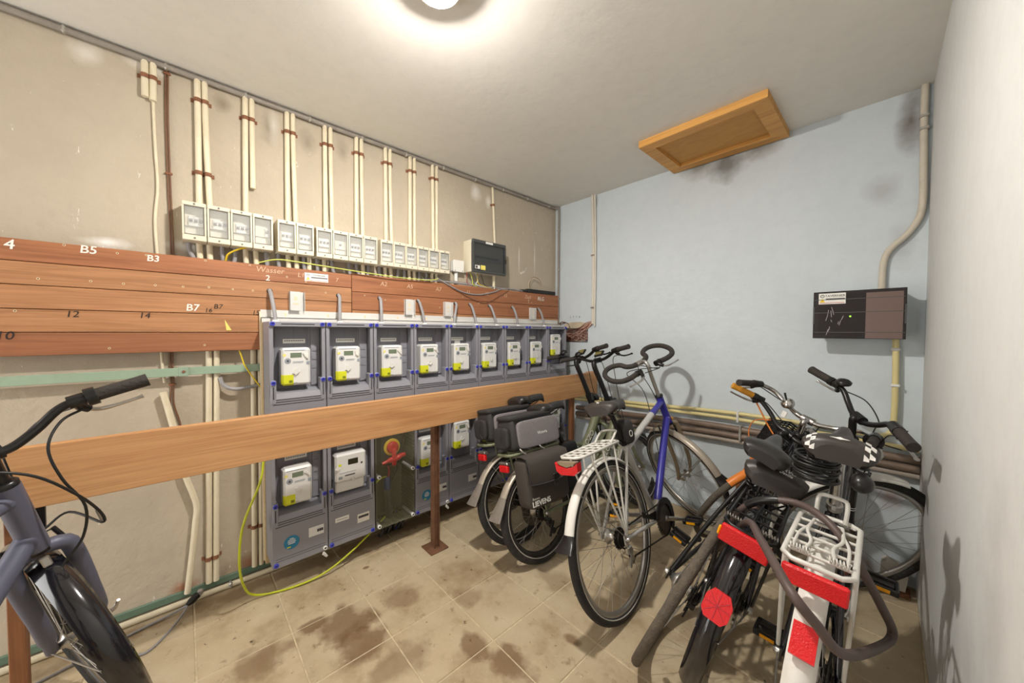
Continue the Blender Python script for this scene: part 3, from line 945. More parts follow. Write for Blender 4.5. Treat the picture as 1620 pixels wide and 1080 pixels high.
run_pipe('yellow_wire', smooth_path([(0.03, 0.155, 1.64), (0.05, 0.165, 1.675), (0.075, 0.20, 1.700), (0.085, 0.235, 1.715)], 5), 0.0045, m_yellow, 'bright yellow wire curving out below the first breaker block', 'wire', n=8)
run_pipe('earth_cable', smooth_path([(0.07, 0.285, 1.648), (0.085, 0.36, 1.672), (0.09, 0.45, 1.672), (0.09, 0.60, 1.665), (0.085, 0.80, 1.657), (0.085, 1.00, 1.650), (0.08, 1.15, 1.652), (0.08, 1.26, 1.655), (0.075, 1.33, 1.672)], 5), 0.0036, mat('faded_earth_wire', (190, 196, 96), 0.5), 'thin yellow-green earth cable slung in front of the breaker stubs', 'cable', n=8)
# ------------------------------------------------------------------ dark-windowed fuse box, junction box, cables on the planks
g = NG('smoked_window')
g.b.inputs['Base Color'].default_value = (0.045, 0.05, 0.052, 1)
g.b.inputs['Roughness'].default_value = 0.12
g.b.inputs['Alpha'].default_value = 0.55
m_smoke = g.m
t = thing('fuse_box', (0.0, 1.765, 1.75), 'beige fuse box with a smoked dark window above the planks', 'fuse box')
mb = MB(); mb.bb(0.0, 0.105, 1.598, 1.93, 1.752, 1.996, 0.004); mb.build('body', m_encl, t)
m_dgrey = mat('dark_grey_plastic', (70, 72, 72), 0.4)
mb = MB()
mb.bb(0.105, 0.128, 1.598, 1.93, 1.972, 1.998, 0.003); mb.bb(0.105, 0.128, 1.598, 1.93, 1.750, 1.768, 0.003)
mb.bb(0.105, 0.128, 1.598, 1.612, 1.768, 1.972); mb.bb(0.105, 0.128, 1.916, 1.93, 1.768, 1.972)
cv = mb.build('door', m_dgrey, t)
mb = MB(); mb.bb(0.122, 0.126, 1.612, 1.916, 1.768, 1.972); mb.build('window', m_smoke, cv)
mb = MB(); mb.bb(0.128, 0.130, 1.72, 1.79, 1.976, 1.992); mb.build('name_label', m_paper, cv)
m_qr = mat('yellow_warning_label', (236, 220, 110), 0.6)
mb = MB(); mb.bb(0.128, 0.1295, 1.672, 1.716, 1.772, 1.806); mb.build('yellow_sticker', m_qr, cv)
mb = MB(); mb.bb(0.128, 0.1295, 1.618, 1.662, 1.776, 1.802); mb.build('white_sticker', m_paper, cv)
mb = MB(); mb.bb(0.1295, 0.1300, 1.622, 1.640, 1.780, 1.798); mb.build('print_block', m_ink, cv)
mb = MB(); mb.bb(0.130, 0.136, 1.917, 1.927, 1.845, 1.880); mb.build('latch', m_black, cv)
mb = MB(); mb.bb(0.105, 0.118, 1.63, 1.90, 1.845, 1.885, 0.002); br = mb.build('breaker_row', m_brk, t)
for k in range(12):
    mb = MB(); mb.bb(0.118, 0.1215, 1.636 + k * 0.019, 1.646 + k * 0.019, 1.860, 1.874); mb.build('toggle', m_toggle, br)
t = thing('junction_box', (0.0, 1.52, 1.745), 'small white junction box between the breakers and the fuse box', 'box')
mb = MB(); mb.bb(0.0, 0.048, 1.478, 1.568, 1.748, 1.832, 0.006); mb.build('body', m_brkwhite, t)
mb = MB(); mb.bb(0.048, 0.052, 1.476, 1.570, 1.746, 1.834, 0.003); mb.build('lid', m_paper, t)
for y in (1.49, 1.556):
    mb = MB(); mb.lathe([(0.004, 0), (0.004, 0.0015)], (0.052, y, 1.755), (1, 0, 0), 8); mb.build('lid_screw', m_seal, t)
run_pipe('conduit_stub', [(0.024, 1.515, 1.755), (0.022, 1.515, 1.55)], 0.014, m_brkwhite, 'white conduit running from the junction box down behind the planks', 'conduit')
wc = [(m_redink, 0.0022), (m_yg, 0.0035), (m_greycable, 0.003), (m_brkwhite, 0.0035), (m_yellow, 0.0035), (m_black, 0.0025)]
WN = {0: 'red', 1: 'yellow-green', 2: 'grey', 3: 'white', 4: 'yellow', 5: 'black'}
for k in range(6):
    y = 1.60 + k * 0.026
    mm, r = wc[k]
    run_pipe('loose_wire', smooth_path([(0.05, y, 1.757), (0.055, y - 0.01 + 0.03 * (k % 2), 1.70), (0.06, y + 0.02 * (k % 3), 1.665), (0.055, y + 0.05 + 0.02 * k, 1.652)], 5), r, mm, WN[k] + ' wire dropping loose from the fuse box onto the planks', 'wire', n=6)
gc = 'cables lying along the top of the planks'
for k, (pts, r, mm, lb) in enumerate((
    ([(0.06, 1.33, 1.68), (0.068, 1.42, 1.640), (0.070, 1.55, 1.595), (0.070, 1.70, 1.588), (0.070, 1.85, 1.62), (0.066, 1.95, 1.655), (0.06, 2.1, 1.662)], 0.0045, m_greycable, 'light grey cable sagging in front of the planks under the fuse box'),
    ([(0.06, 1.36, 1.66), (0.068, 1.50, 1.60), (0.068, 1.74, 1.525), (0.068, 1.90, 1.585), (0.066, 2.02, 1.65)], 0.0028, m_browncable, 'thin brown wire sagging lowest in front of the planks'),
    ([(0.05, 1.22, 1.66), (0.055, 1.45, 1.662), (0.055, 1.75, 1.658), (0.055, 2.0, 1.660), (0.05, 2.22, 1.655)], 0.006, m_greycable, 'grey cable lying along the top edge of the planks'),
    ([(0.045, 1.45, 1.668), (0.048, 1.65, 1.666), (0.048, 1.78, 1.664)], 0.009, m_greypipe, 'short thick grey cable end on the top edge of the planks'))):
    run_pipe('loose_cable', smooth_path(pts, 6), r, mm, lb, 'cable', None, n=8)
t = thing('modem', (0.05, 2.42, 1.648), 'flat black device with looped wires on the planks at the corner', 'device')
mb = MB(); mb.bb(0.008, 0.062, 2.26, 2.63, 1.650, 1.682, 0.003); mb.build('housing', m_black, t)
mb = MB(); mb.bb(0.012, 0.058, 2.19, 2.26, 1.650, 1.672, 0.003); mb.build('plug', m_black, t)
for dz in (0, 0.012):
    mb = MB(); mb.tube(smooth_path([(0.03, 2.30, 1.682), (0.035, 2.29 + dz, 1.74), (0.035, 2.35, 1.785 + dz), (0.035, 2.44, 1.76 + dz), (0.03, 2.49, 1.682)], 6), 0.0022, 6); mb.build('wire', m_rust if dz else m_cream, t)

# ------------------------------------------------------------------ white mounting frame behind the meter cabinets
m_whitesteel = mat('white_steel', (212, 210, 206), 0.4, var=0.03, vscale=6)
m_ply = mat('board_edge', (200, 176, 136), 0.75, var=0.15, vscale=20, stretch=(1, 1, 4))
fr = thing('mounting_frame', (0.08, 1.4, 0.08), 'white steel mounting frame on a board behind the meter cabinets', 'frame')
mb = MB(); mb.bb(0.064, 0.066, 0.290, 2.66, 1.345, 1.410); mb.bb(0.066, 0.098, 0.290, 2.66, 1.366, 1.370); mb.bb(0.096, 0.098, 0.290, 2.66, 1.345, 1.370); mb.build('top_rail', m_whitesteel, fr)
mb = MB(); mb.bb(0.064, 0.098, 0.291, 2.55, 0.09, 1.345); mb.build('backing_board', m_ply, fr)
mb = MB(); mb.bb(0.064, 0.076, 0.284, 0.2905, 0.10, 1.40); mb.build('side_strip', m_cream, fr)
for y in (0.453, 1.112, 1.414, 2.30):
    mb = MB(); w = 0.036
    mb.bb(0.0635, 0.0655, y - w, y + w, 1.41, 1.512); mb.bb(0.0655, 0.086, y - w, y - w + 0.002, 1.41, 1.512); mb.bb(0.0655, 0.086, y + w - 0.002, y + w, 1.41, 1.512)
    mb.bb(0.084, 0.086, y - w, y - w + 0.05, 1.41, 1.512)
    u = mb.build('upright', m_whitesteel, fr)
    mb = MB(); mb.prism([(0.008 * math.cos(a), 0.011 * math.sin(a)) for a in [2 * math.pi * k / 12 for k in range(12)]], (0, 1, 0), (0, 0, 1), (1, 0, 0), (0.086, y - 0.008, 1.475), 0.0006); mb.build('slot', m_hole, u)
    mb = MB(); mb.bb(0.086, 0.0866, y - 0.020, y + 0.004, 1.443, 1.450); mb.build('slot', m_hole, u)
for y in [0.40 + 0.21 * k for k in range(11)]:
    mb = MB(); mb.prism([(0.006 * math.cos(a), 0.009 * math.sin(a)) for a in [2 * math.pi * k / 10 for k in range(10)]], (0, 1, 0), (0, 0, 1), (1, 0, 0), (0.066, y, 1.388), 0.0008); mb.build('slot', m_hole, fr)

# ------------------------------------------------------------------ meter cabinets
m_cab = mat('cabinet_grey', (142, 142, 150), 0.42, var=0.02, vscale=3)
m_cabdark = mat('cabinet_back_grey', (124, 124, 133), 0.5)
m_groove = mat('groove_dark', (52, 52, 58), 0.6)
m_blue = mat('blue_knob', (58, 66, 190), 0.35)
m_bluedark = mat('blue_knob_slot', (30, 34, 120), 0.4)
m_whiteknob = mat('white_knob', (230, 230, 226), 0.35)
m_bluestick = mat('teal_sticker', (40, 128, 170), 0.5)
m_lcd = mat('lcd_grey_green', (112, 124, 104), 0.25)
m_lcddark = mat('lcd_dark', (46, 44, 30), 0.25)
m_meter = mat('meter_white', (224, 224, 222), 0.35)
m_metergrey = mat('meter_grey_print', (150, 156, 164), 0.5)
m_lime = mat('lime_label', (214, 218, 40), 0.5)
m_lime_dark = mat('lime_mark', (120, 128, 30), 0.5)
m_tag = mat('clear_seal', (222, 220, 214), 0.3)

CX, CW, CH, CF = 0.100, 0.25, 0.60, 0.172      # back plane, pitch, height, depth
def knob(parent, x, y, z, m=None, ms=None, r=0.0105, d=0.012):
    mb = MB(); mb.lathe([(r, -d), (r, 0.0), (r * 0.85, 0.0025), (r * 0.55, 0.0025), (r * 0.5, 0.0)], (x, y, z), (1, 0, 0), 14)
    k = mb.build('knob', m or m_blue, parent)
    mb = MB(); mb.lathe([(r * 0.5, 0.0002), (r * 0.5, 0.0010)], (x, y, z), (1, 0, 0), 10); mb.build('knob_slot', ms or m_bluedark, k)

def cabinet(y0, z0, label, group, lower, extras=()):
    t = thing('meter_cabinet', (CX, y0 + CW / 2, z0), label, 'meter cabinet', group)
    a, b = y0 + 0.0025, y0 + CW - 0.0025
    mb = MB()
    mb.bb(CX, CX + 0.085, a, b, z0, z0 + CH)                                   # rear tub
    mb.bb(CX + 0.085, CX + CF - 0.012, a, a + 0.006, z0 + 0.18, z0 + CH); mb.bb(CX + 0.085, CX + CF - 0.012, b - 0.006, b, z0 + 0.18, z0 + CH)
    mb.bb(CX + 0.085, CX + CF - 0.012, a + 0.006, b - 0.006, z0 + CH - 0.008, z0 + CH)
    mb.bb(CX + CF - 0.014, CX + CF - 0.006, a, a + 0.016, z0 + 0.29, z0 + CH); mb.bb(CX + CF - 0.014, CX + CF - 0.006, b - 0.016, b, z0 + 0.29, z0 + CH)
    mb.build('body', m_cab, t)
    # back plate of raised panels
    mb = MB(); mb.bb(CX + 0.085, CX + 0.0875, a + 0.035, b - 0.060, z0 + 0.25, z0 + CH - 0.012, 0.001); mb.build('back_plate', m_cabdark, t)
    mb = MB(); mb.bb(CX + 0.085, CX + 0.094, b - 0.052, b - 0.008, z0 + 0.27, z0 + CH - 0.012, 0.002)
    for k in range(5):
        mb.bb(CX + 0.094, CX + 0.097, b - 0.046, b - 0.016, z0 + 0.36 + k * 0.045, z0 + 0.378 + k * 0.045)
    mb.build('side_panel', m_cab, t)
    mb = MB()
    for k in range(26):
        mb.bb(CX + 0.0875, CX + 0.0880, y0 + 0.118, y0 + 0.1195, z0 + 0.46 + k * 0.0048, z0 + 0.4625 + k * 0.0048)
    tag(mb.build('dotted_line', m_groove, t), kind='stuff')
    # top bar with its slot
    mb = MB(); mb.bb(CX + CF - 0.020, CX + CF, a, b, z0 + CH - 0.024, z0 + CH, 0.002); tb = mb.build('top_bar', m_cab, t)
    mb = MB(); mb.bb(CX + CF, CX + CF + 0.0006, a + 0.05, b - 0.05, z0 + CH - 0.014, z0 + CH - 0.009); mb.build('slot', m_groove, tb)
    # lower cover, ledge, ribs
    mb = MB()
    prof = [(0.085, 0.0), (CF, 0.0), (CF, 0.225), (CF - 0.010, 0.250), (0.100, 0.262), (0.085, 0.262)]
    mb.prism([(p[0], p[1]) for p in prof], (1, 0, 0), (0, 0, 1), (0, -1, 0), (CX, b, z0), b - a)
    lc = mb.build('lower_cover', m_cab, t)
    for zz in (0.196, 0.208, 0.219, 0.040, 0.028):
        mb = MB(); mb.bb(CX + CF, CX + CF + 0.0007, a + 0.012, b - 0.012, z0 + zz, z0 + zz + (0.0034 if zz > 0.1 else 0.0016)); mb.build('groove', m_groove, lc)
    # corner posts
    for yy in (a + 0.014, b - 0.014):
        mb = MB(); mb.bb(CX + CF - 0.055, CX + CF + 0.002, yy - 0.012, yy + 0.012, z0 + 0.20, z0 + 0.316, 0.004); cp = mb.build('corner_post', m_cab, t)
        mb = MB(); mb.bb(CX + CF + 0.002, CX + CF + 0.0026, yy - 0.0022, yy + 0.0022, z0 + 0.225, z0 + 0.285); mb.build('slot', m_groove, cp)
        knob(t, CX + CF + 0.006, yy, z0 + 0.304)
        knob(t, CX + CF + 0.004, yy, z0 + CH - 0.011)
        if lower:
            w = 'hanging' in extras and yy > y0 + CW / 2
            knob(t, CX + CF + 0.006, yy, z0 + 0.014, m_whiteknob if w else None, m_groove if w else None)
    # name strip
    mb = MB(); mb.bb(CX + 0.0880, CX + 0.0888, y0 + 0.072, y0 + 0.172, z0 + 0.492, z0 + 0.514); ns = mb.build('name_strip', m_paper, t)
    mb = MB()
    for k in range(9):
        mb.bb(CX + 0.0888, CX + 0.0892, y0 + 0.078 + k * 0.0098, y0 + 0.0855 + k * 0.0098, z0 + 0.503, z0 + 0.507)
    tag(mb.build('print_line', m_ink, ns), kind='stuff')
    if 'note' in extras:
        mb = MB(); mb.bb(CX + 0.0880, CX + 0.0890, y0 + 0.10, y0 + 0.145, z0 + 0.462, z0 + 0.490); mb.build('paper_note', m_paper, t)
    X1 = CX + CF
    if 'round' in extras:
        mb = MB(); mb.lathe([(0.034, 0), (0.034, 0.0008)], (X1, y0 + 0.082, z0 + 0.105), (1, 0, 0), 24); s = mb.build('round_sticker', m_bluestick, t)
        for k, ww in enumerate((0.018, 0.032, 0.036, 0.030)):
            mb = MB(); mb.bb(X1 + 0.0008, X1 + 0.0012, y0 + 0.082 - ww / 2, y0 + 0.082 + ww / 2, z0 + 0.122 - k * 0.008, z0 + 0.1255 - k * 0.008); mb.build('print_line', m_paper, s)
        mb = MB(); mb.bb(X1 + 0.0008, X1 + 0.0012, y0 + 0.062, y0 + 0.078, z0 + 0.080, z0 + 0.086); mb.build('print_block', m_lime, s)
    if 'breaker' in extras:
        mb = MB(); mb.bb(X1, X1 + 0.002, y0 + 0.158, y0 + 0.228, z0 + 0.098, z0 + 0.145); s = mb.build('breaker_window', m_brkwhite, t)
        for k in range(3):
            mb = MB(); mb.bb(X1 + 0.002, X1 + 0.009, y0 + 0.196 + k * 0.0098, y0 + 0.203 + k * 0.0098, z0 + 0.117, z0 + 0.128); mb.build('toggle', m_toggle, s)
    if 'label' in extras:
        mb = MB(); mb.bb(X1, X1 + 0.001, y0 + 0.035, y0 + 0.105, z0 + 0.125, z0 + 0.148); s = mb.build('print_label', m_paper, t)
        mb = MB(); mb.bb(X1 + 0.001, X1 + 0.0014, y0 + 0.042, y0 + 0.098, z0 + 0.135, z0 + 0.139); mb.build('print_line', m_metergrey, s)
        mb = MB(); mb.bb(X1, X1 + 0.0015, y0 + 0.150, y0 + 0.215, z0 + 0.082, z0 + 0.130); s = mb.build('breaker_label', m_paper, t)
        mb = MB(); mb.bb(X1 + 0.0015, X1 + 0.002, y0 + 0.155, y0 + 0.210, z0 + 0.107, z0 + 0.120); mb.build('print_block', m_ink, s)
    if 'hanging' in extras:
        for k in range(3):
            yy = y0 + 0.225 + 0.006 * k
            mb = MB(); mb.box((X1 + 0.004, yy, z0 - 0.012 - 0.008 * k), (0.006, 0.012, 0.016), 0.002, Matrix.Rotation(0.4 * k - 0.3, 3, 'X')); mb.build('seal_tag', m_tag, t)
    return t

def ring_tag(mb, x, y, z, s, a):
    """folded clear sealing tag on a twisted wire"""
    R = Matrix.Rotation(a, 3, 'X')
    mb.box((x + 0.004, y, z), (0.004, 0.011 * s, 0.022 * s), 0.0015, R)
    mb.box((x + 0.007, y + 0.008 * s, z - 0.006 * s), (0.003, 0.009 * s, 0.020 * s), 0.0012, Matrix.Rotation(a - 0.5, 3, 'X'))

def meter(y0, z0, label, group, variant='small'):
    """smart meter inside the cabinet whose corner is y0,z0"""
    if variant == 'big':
        mw, mh, my, mz, md = 0.165, 0.155, y0 + 0.040, z0 + 0.330, 0.074
    else:
        mw, mh, my, mz, md = 0.128, 0.186, y0 + 0.052, z0 + 0.285, 0.074
    xb = CX + 0.088
    xf = xb + md
    t = thing('electricity_meter', (xb, my + mw / 2, mz), label, 'meter', group)
    mb = MB(); mb.bb(xb, xf, my, my + mw, mz, mz + mh, 0.010); h = mb.build('housing', m_meter, t)
    P = lambda u, v: (my + u * mw, mz + mh * (1 - v))
    def rect(name, u0, u1, v0, v1, m, d=0.0008, parent=t, x=xf):
        (ya, za), (yb, zb) = P(u0, v1), P(u1, v0)
        mb = MB(); mb.bb(x - 0.001, x + d, ya, yb, za, zb); return mb.build(name, m, parent)
    if variant == 'big':
        f = rect('display', 0.40, 0.72, 0.22, 0.42, m_lcddark)
        rect('lime_mark', 0.10, 0.19, 0.34, 0.42, m_lime)
        rect('print_line', 0.12, 0.66, 0.66, 0.68, m_metergrey)
        rect('print_line', 0.30, 0.62, 0.76, 0.80, m_ink)
        rect('print_block', 0.10, 0.22, 0.78, 0.88, m_metergrey)
        mb = MB(); mb.bb(xb, xf - 0.012, my + 0.004, my + mw - 0.008, mz - 0.058, mz, 0.006); mb.build('terminal_cover', m_meter, t)
        mb = MB(); mb.lathe([(0.006, 0), (0.006, 0.001)], (xf, *P(0.84, 0.44)), (1, 0, 0), 12); mb.build('button', m_ink, t)
        mb = MB(); ring_tag(mb, xf, my + mw * 0.53, mz + 0.012, 1.0, 0.4); ring_tag(mb, xf, my + mw * 0.05, mz + mh * 0.55, 1.0, -0.6); mb.build('seal_tag', m_tag, t)
        return t
    d = rect('display', 0.30, 0.68, 0.13, 0.26, m_lcd)
    rect('print_line', 0.10, 0.80, 0.055, 0.075, m_metergrey)
    mb = MB(); mb.lathe([(0.014, 0), (0.014, 0.0012)], (xf, *P(0.21, 0.345)), (1, 0, 0), 20); pt = mb.build('optical_port', m_metergrey, t)
    mb = MB(); mb.lathe([(0.0052, 0.0012), (0.0052, 0.0022)], (xf, *P(0.21, 0.345)), (1, 0, 0), 14); mb.build('port_centre', m_ink, pt)
    mb = MB(); mb.lathe([(0.007, 0), (0.007, 0.0008)], (xf, *P(0.10, 0.19)), (1, 0, 0), 12); mb.build('round_mark', m_stickery, t)
    rect('print_line', 0.38, 0.74, 0.365, 0.385, m_metergrey); rect('print_line', 0.38, 0.72, 0.40, 0.41, m_metergrey)
    rect('print_block', 0.84, 0.96, 0.37, 0.46, m_metergrey)
    # lime label wraps round the left edge
    (ya, za), (yb, zb) = P(-0.004, 1.0), P(0.47, 0.665)
    mb = MB(); mb.bb(xf - 0.035, xf + 0.0010, my - 0.0008, my + 0.47 * mw, mz - 0.0006, zb, 0.010)
    lm = mb.build('lime_label', m_lime, t)
    rect('label_mark', 0.24, 0.36, 0.86, 0.93, m_lime_dark, 0.0016, lm); rect('print_line', 0.40, 0.52, 0.925, 0.935, m_metergrey, 0.0016)
    mb = MB(); ring_tag(mb, xf, *P(0.80, 0.19), 1.15, 0.5 + rnd.uniform(-0.4, 0.4)); mb.build('seal_tag', m_tag, t)
    mb = MB(); ring_tag(mb, xf, *P(0.40 + rnd.uniform(-0.03, 0.1), 0.62), 1.25, rnd.uniform(-0.4, 0.5)); mb.build('seal_tag', m_tag, t)
    return t

Y0, ZT = 0.2923, 0.745
UP = 'meter cabinets of the upper row'
ordn = ['first', 'second', 'third', 'fourth', 'fifth', 'sixth', 'seventh', 'eighth', 'ninth']
for k in range(9):
    y0 = Y0 + CW * k
    lb = 'grey meter cabinet in the upper row, %s from the cream conduits' % ordn[k]
    cabinet(y0, ZT, lb, UP, False, ('note',) if k == 4 else ())
    if k < 8:
        meter(y0, ZT, 'white smart meter with lime label in the %s cabinet of the upper row' % ordn[k], 'smart meters of the upper row')
    else:
        meter(y0, ZT + 0.06, 'white smart meter mounted high in the last cabinet of the upper row', 'smart meters of the upper row')
LOWX = {0: ('round', 'breaker', 'hanging'), 1: ('label',), 3: ('round', 'breaker', 'hanging'), 4: ('breaker',), 5: ('breaker',), 6: ('breaker',), 7: (), 8: ()}
ZL = 0.145
for k in (0, 1, 3, 4, 5, 6, 7, 8):
    y0 = Y0 + CW * k
    cabinet(y0, ZL, 'grey meter cabinet in the lower row, %s from the cream conduits' % ordn[k], 'meter cabinets of the lower row', True, LOWX[k])
    if k == 1:
        meter(y0, ZL, 'wide white meter with separate terminal cover beside the red switch', 'smart meters of the lower row', 'big')
    else:
        meter(y0, ZL + (0.06 if k in (4, 5) else 0.0), 'white smart meter with lime label in the %s cabinet of the lower row' % ordn[k], 'smart meters of the lower row')

# the clear cabinet with the red main switch
g = NG('smoky_clear_plastic')
g.b.inputs['Base Color'].default_value = (0.25, 0.24, 0.16, 1)
g.b.inputs['Roughness'].default_value = 0.15
g.b.inputs['Alpha'].default_value = 0.16
m_smokeclear = g.m
m_ribclear = mat('ribbed_clear_plastic', (128, 126, 106), 0.3, alpha=0.75)
m_clearback = mat('clear_cabinet_back', (96, 94, 78), 0.5, var=0.1, vscale=9)
m_red = mat('switch_red', (206, 32, 34), 0.35)
m_swyellow = mat('switch_yellow', (240, 206, 60), 0.4)
m_bluecable = mat('blue_sleeve', (52, 72, 130), 0.5)
y0 = Y0 + CW * 2
a, b = y0 + 0.004, y0 + CW - 0.004
t = thing('switch_cabinet', (CX, y0 + CW / 2, ZL), 'clear ribbed plastic cabinet holding a red main switch', 'meter cabinet')
mb = MB(); mb.bb(CX, CX + 0.006, a, b, ZL, ZL + CH); mb.build('back', m_clearback, t)
mb = MB()
mb.bb(CX + 0.006, CX + CF, a, a + 0.004, ZL, ZL + CH); mb.bb(CX + 0.006, CX + CF, b - 0.004, b, ZL, ZL + CH)
mb.bb(CX + 0.006, CX + CF, a + 0.004, b - 0.004, ZL, ZL + 0.004); mb.bb(CX + 0.006, CX + CF, a + 0.004, b - 0.004, ZL + CH - 0.004, ZL + CH)
mb.build('side_walls', m_ribclear, t)
for k in range(26):
    mb = MB(); mb.bb(CX + 0.006, CX + CF - 0.004, b - 0.010, b - 0.004, ZL + 0.02 + k * 0.022, ZL + 0.028 + k * 0.022); mb.build('rib', m_ribclear, t)
for k in range(9):
    mb = MB(); mb.bb(CX + 0.006, CX + CF - 0.004, a + 0.018 + k * 0.024, a + 0.026 + k * 0.024, ZL + 0.004, ZL + 0.010); mb.build('rib', m_ribclear, t)
mb = MB(); mb.bb(CX + CF, CX + CF + 0.003, a, b, ZL, ZL + CH); mb.build('clear_cover', m_smokeclear, t)
for yy, zz in ((a + 0.016, 0.31), (b - 0.016, 0.31), (a + 0.016, 0.02), (b - 0.016, 0.02)):
    mb = MB(); mb.cyl((CX + 0.05, yy, ZL + zz), (CX + CF + 0.006, yy, ZL + zz), 0.009, 12); mb.build('cover_bolt', m_brk, t)
    knob(t, CX + CF + 0.014, yy, ZL + zz, m_whiteknob, m_groove, 0.011, 0.010)
yc, zc, xs_ = y0 + 0.118, ZL + 0.455, CX + 0.135
mb = MB(); mb.bb(CX + 0.006, xs_ - 0.004, y0 + 0.05, y0 + 0.19, ZL + 0.345, ZL + 0.53, 0.004); mb.build('switch_base', m_black, t)
mb = MB(); mb.lathe([(0.050, -0.004), (0.050, 0.004), (0.046, 0.006)], (xs_, yc, zc), (1, 0, 0), 28); mb.build('switch_plate', m_swyellow, t)
mb = MB(); mb.lathe([(0.036, 0.004), (0.034, 0.022), (0.022, 0.026)], (xs_, yc, zc), (1, 0, 0), 20)
mb.box((xs_ + 0.024, yc + 0.004, zc - 0.055), (0.016, 0.026, 0.105), 0.005)
hd = mb.build('switch_handle', m_red, t)
mb = MB(); mb.tube(smooth_path([(xs_ + 0.012, yc - 0.065, zc - 0.085), (xs_ + 0.016, yc - 0.02, zc - 0.072), (xs_ + 0.018, yc + 0.02, zc - 0.070), (xs_ + 0.016, yc + 0.05, zc - 0.058), (xs_ + 0.012, yc + 0.075, zc - 0.058)], 4), [0.010] * 4 + [0.016] * 8 + [0.013] * 5, 10); mb.build('red_crossbar', m_red, t)
for (pts, r, mm) in (([(0.20, yc - 0.03, zc - 0.09), (0.205, yc - 0.005, zc - 0.14), (0.20, yc - 0.01, zc - 0.20), (0.19, yc - 0.012, zc - 0.24)], 0.006, m_redink),
                     ([(0.20, yc + 0.03, zc - 0.09), (0.205, yc + 0.045, zc - 0.14), (0.20, yc + 0.02, zc - 0.20), (0.19, yc + 0.0, zc - 0.24)], 0.006, m_black),
                     ([(0.20, yc - 0.095, zc - 0.215), (0.20, yc - 0.06, zc - 0.19), (0.20, yc - 0.03, zc - 0.185), (0.19, yc - 0.01, zc - 0.20)], 0.005, m_yg),
                     ([(0.16, yc + 0.085, zc - 0.05), (0.16, yc + 0.10, zc - 0.02), (0.15, yc + 0.115, zc + 0.02)], 0.008, m_rust)):
    mb = MB(); mb.tube(smooth_path(pts, 5), r, 8); mb.build('wire', mm, t)
mb = MB(); mb.cyl((0.19, yc - 0.01, zc - 0.19), (0.19, yc - 0.01, zc - 0.27), 0.020, 14); mb.build('cable_sleeve', m_bluecable, t)
mb = MB(); mb.tube([(0.19, yc - 0.01, zc - 0.27), (0.19, yc, zc - 0.34), (0.185, yc, zc - 0.46)], 0.022, 14); mb.build('main_cable', m_dgrey, t)
mb = MB(); mb.bb(CX + 0.006, CX + 0.012, y0 + 0.15, y0 + 0.23, ZL + 0.53, ZL + 0.545); mb.build('print_label', m_brk, t)
# bundle of black cables below it
t = thing('cable_bundle', (0.15, y0 + 0.14, 0.0), 'tangled black cables under the clear switch cabinet', 'cable')
for k in range(9):
    yy = y0 + 0.07 + k * 0.018
    mb = MB(); mb.tube(smooth_path([(0.15, yy, 0.155), (0.17 + 0.02 * math.sin(k * 2.1), yy + 0.02 * math.cos(k), 0.10), (0.15 + 0.03 * math.cos(k * 1.7), yy + 0.03 * math.sin(k * 1.3), 0.05), (0.10, yy + 0.02, 0.012)], 4), 0.008, 8)
    mb.build('cable', m_bluecable if k == 6 else m_black, t)

# grey supply cables bending out of the planks into the cabinets
holes = [0.331, 0.668, 0.912, 1.179, 1.482, 1.615, 1.808, 2.059, 2.383]
ends = [0.345, 0.655, 0.898, 1.195, 1.43, 1.63, 1.83, 2.07, 2.40]
for h, e in zip(holes, ends):
    t = thing('supply_cable', (0.14, e, 1.345), 'grey supply cable bending from a plank hole into an upper cabinet', 'cable', 'supply cables of the upper cabinets')
    mb = MB(); mb.tube(smooth_path([(0.045, h, 1.520), (0.078, h + 0.001, 1.500), (0.098, h + (e - h) * 0.3, 1.465), (0.115, h + (e - h) * 0.7, 1.41), (0.128, e, 1.350)], 5), 0.0095, 10); mb.build('cable', m_greycable, t)
    mb = MB(); mb.lathe([(0.018, 0), (0.018, 0.004), (0.012, 0.012)], (0.128, e, 1.345), (0, 0, 1), 14); mb.build('gland', m_whiteknob, t)
    mb = MB(); mb.lathe([(0.0135, 0), (0.0135, 0.0008)], (PX1, h, 1.508), (1, 0, 0), 14); mb.build('hole', m_holedark, t)

# ------------------------------------------------------------------ raised front board and its posts
m_board = wood_material('front_board', lin((200, 152, 104)), lin((176, 122, 76)), axis=1, grain=16, knots=False, seed=5)
m_postwood = wood_material('post_wood', lin((140, 92, 58)), lin((104, 64, 38)), axis=2, grain=22, knots=False)
m_angle = mat('rusty_angle_iron', (118, 82, 60), 0.75, 0.2, var=0.3, vscale=25, bump=0.3, bscale=80)
t = thing('front_board', (0.485, 1.1, 0.75), 'long raised varnished board running in front of the lower meters', 'board')
mb = MB(); mb.bb(0.468, 0.500, -1.30, 2.69, 0.752, 0.944, 0.002); mb.build('board', m_board, t)
mb = MB(); mb.bb(0.440, 0.468, 2.60, 2.685, 0.752, 0.946); mb.build('end_block', m_board, t)
t = thing('board_post', (0.437, 1.085, 0.0), 'rusty iron post on a square foot plate under the front board', 'post')
mb = MB(); mb.box((0.437, 1.085, 0.004), (0.118, 0.118, 0.008), 0.002); mb.build('foot_plate', m_angle, t)
mb = MB(); mb.bb(0.418, 0.460, 1.068, 1.074, 0.008, 0.80); mb.bb(0.418, 0.424, 1.074, 1.104, 0.008, 0.80); mb.bb(0.418, 0.460, 1.098, 1.104, 0.008, 0.80); mb.bb(0.442, 0.4475, 1.074, 1.098, 0.008, 0.80); mb.build('post', m_angle, t)
t = thing('board_post', (0.45, 2.40, 0.0), 'dark wooden post under the front board near the corner', 'post')
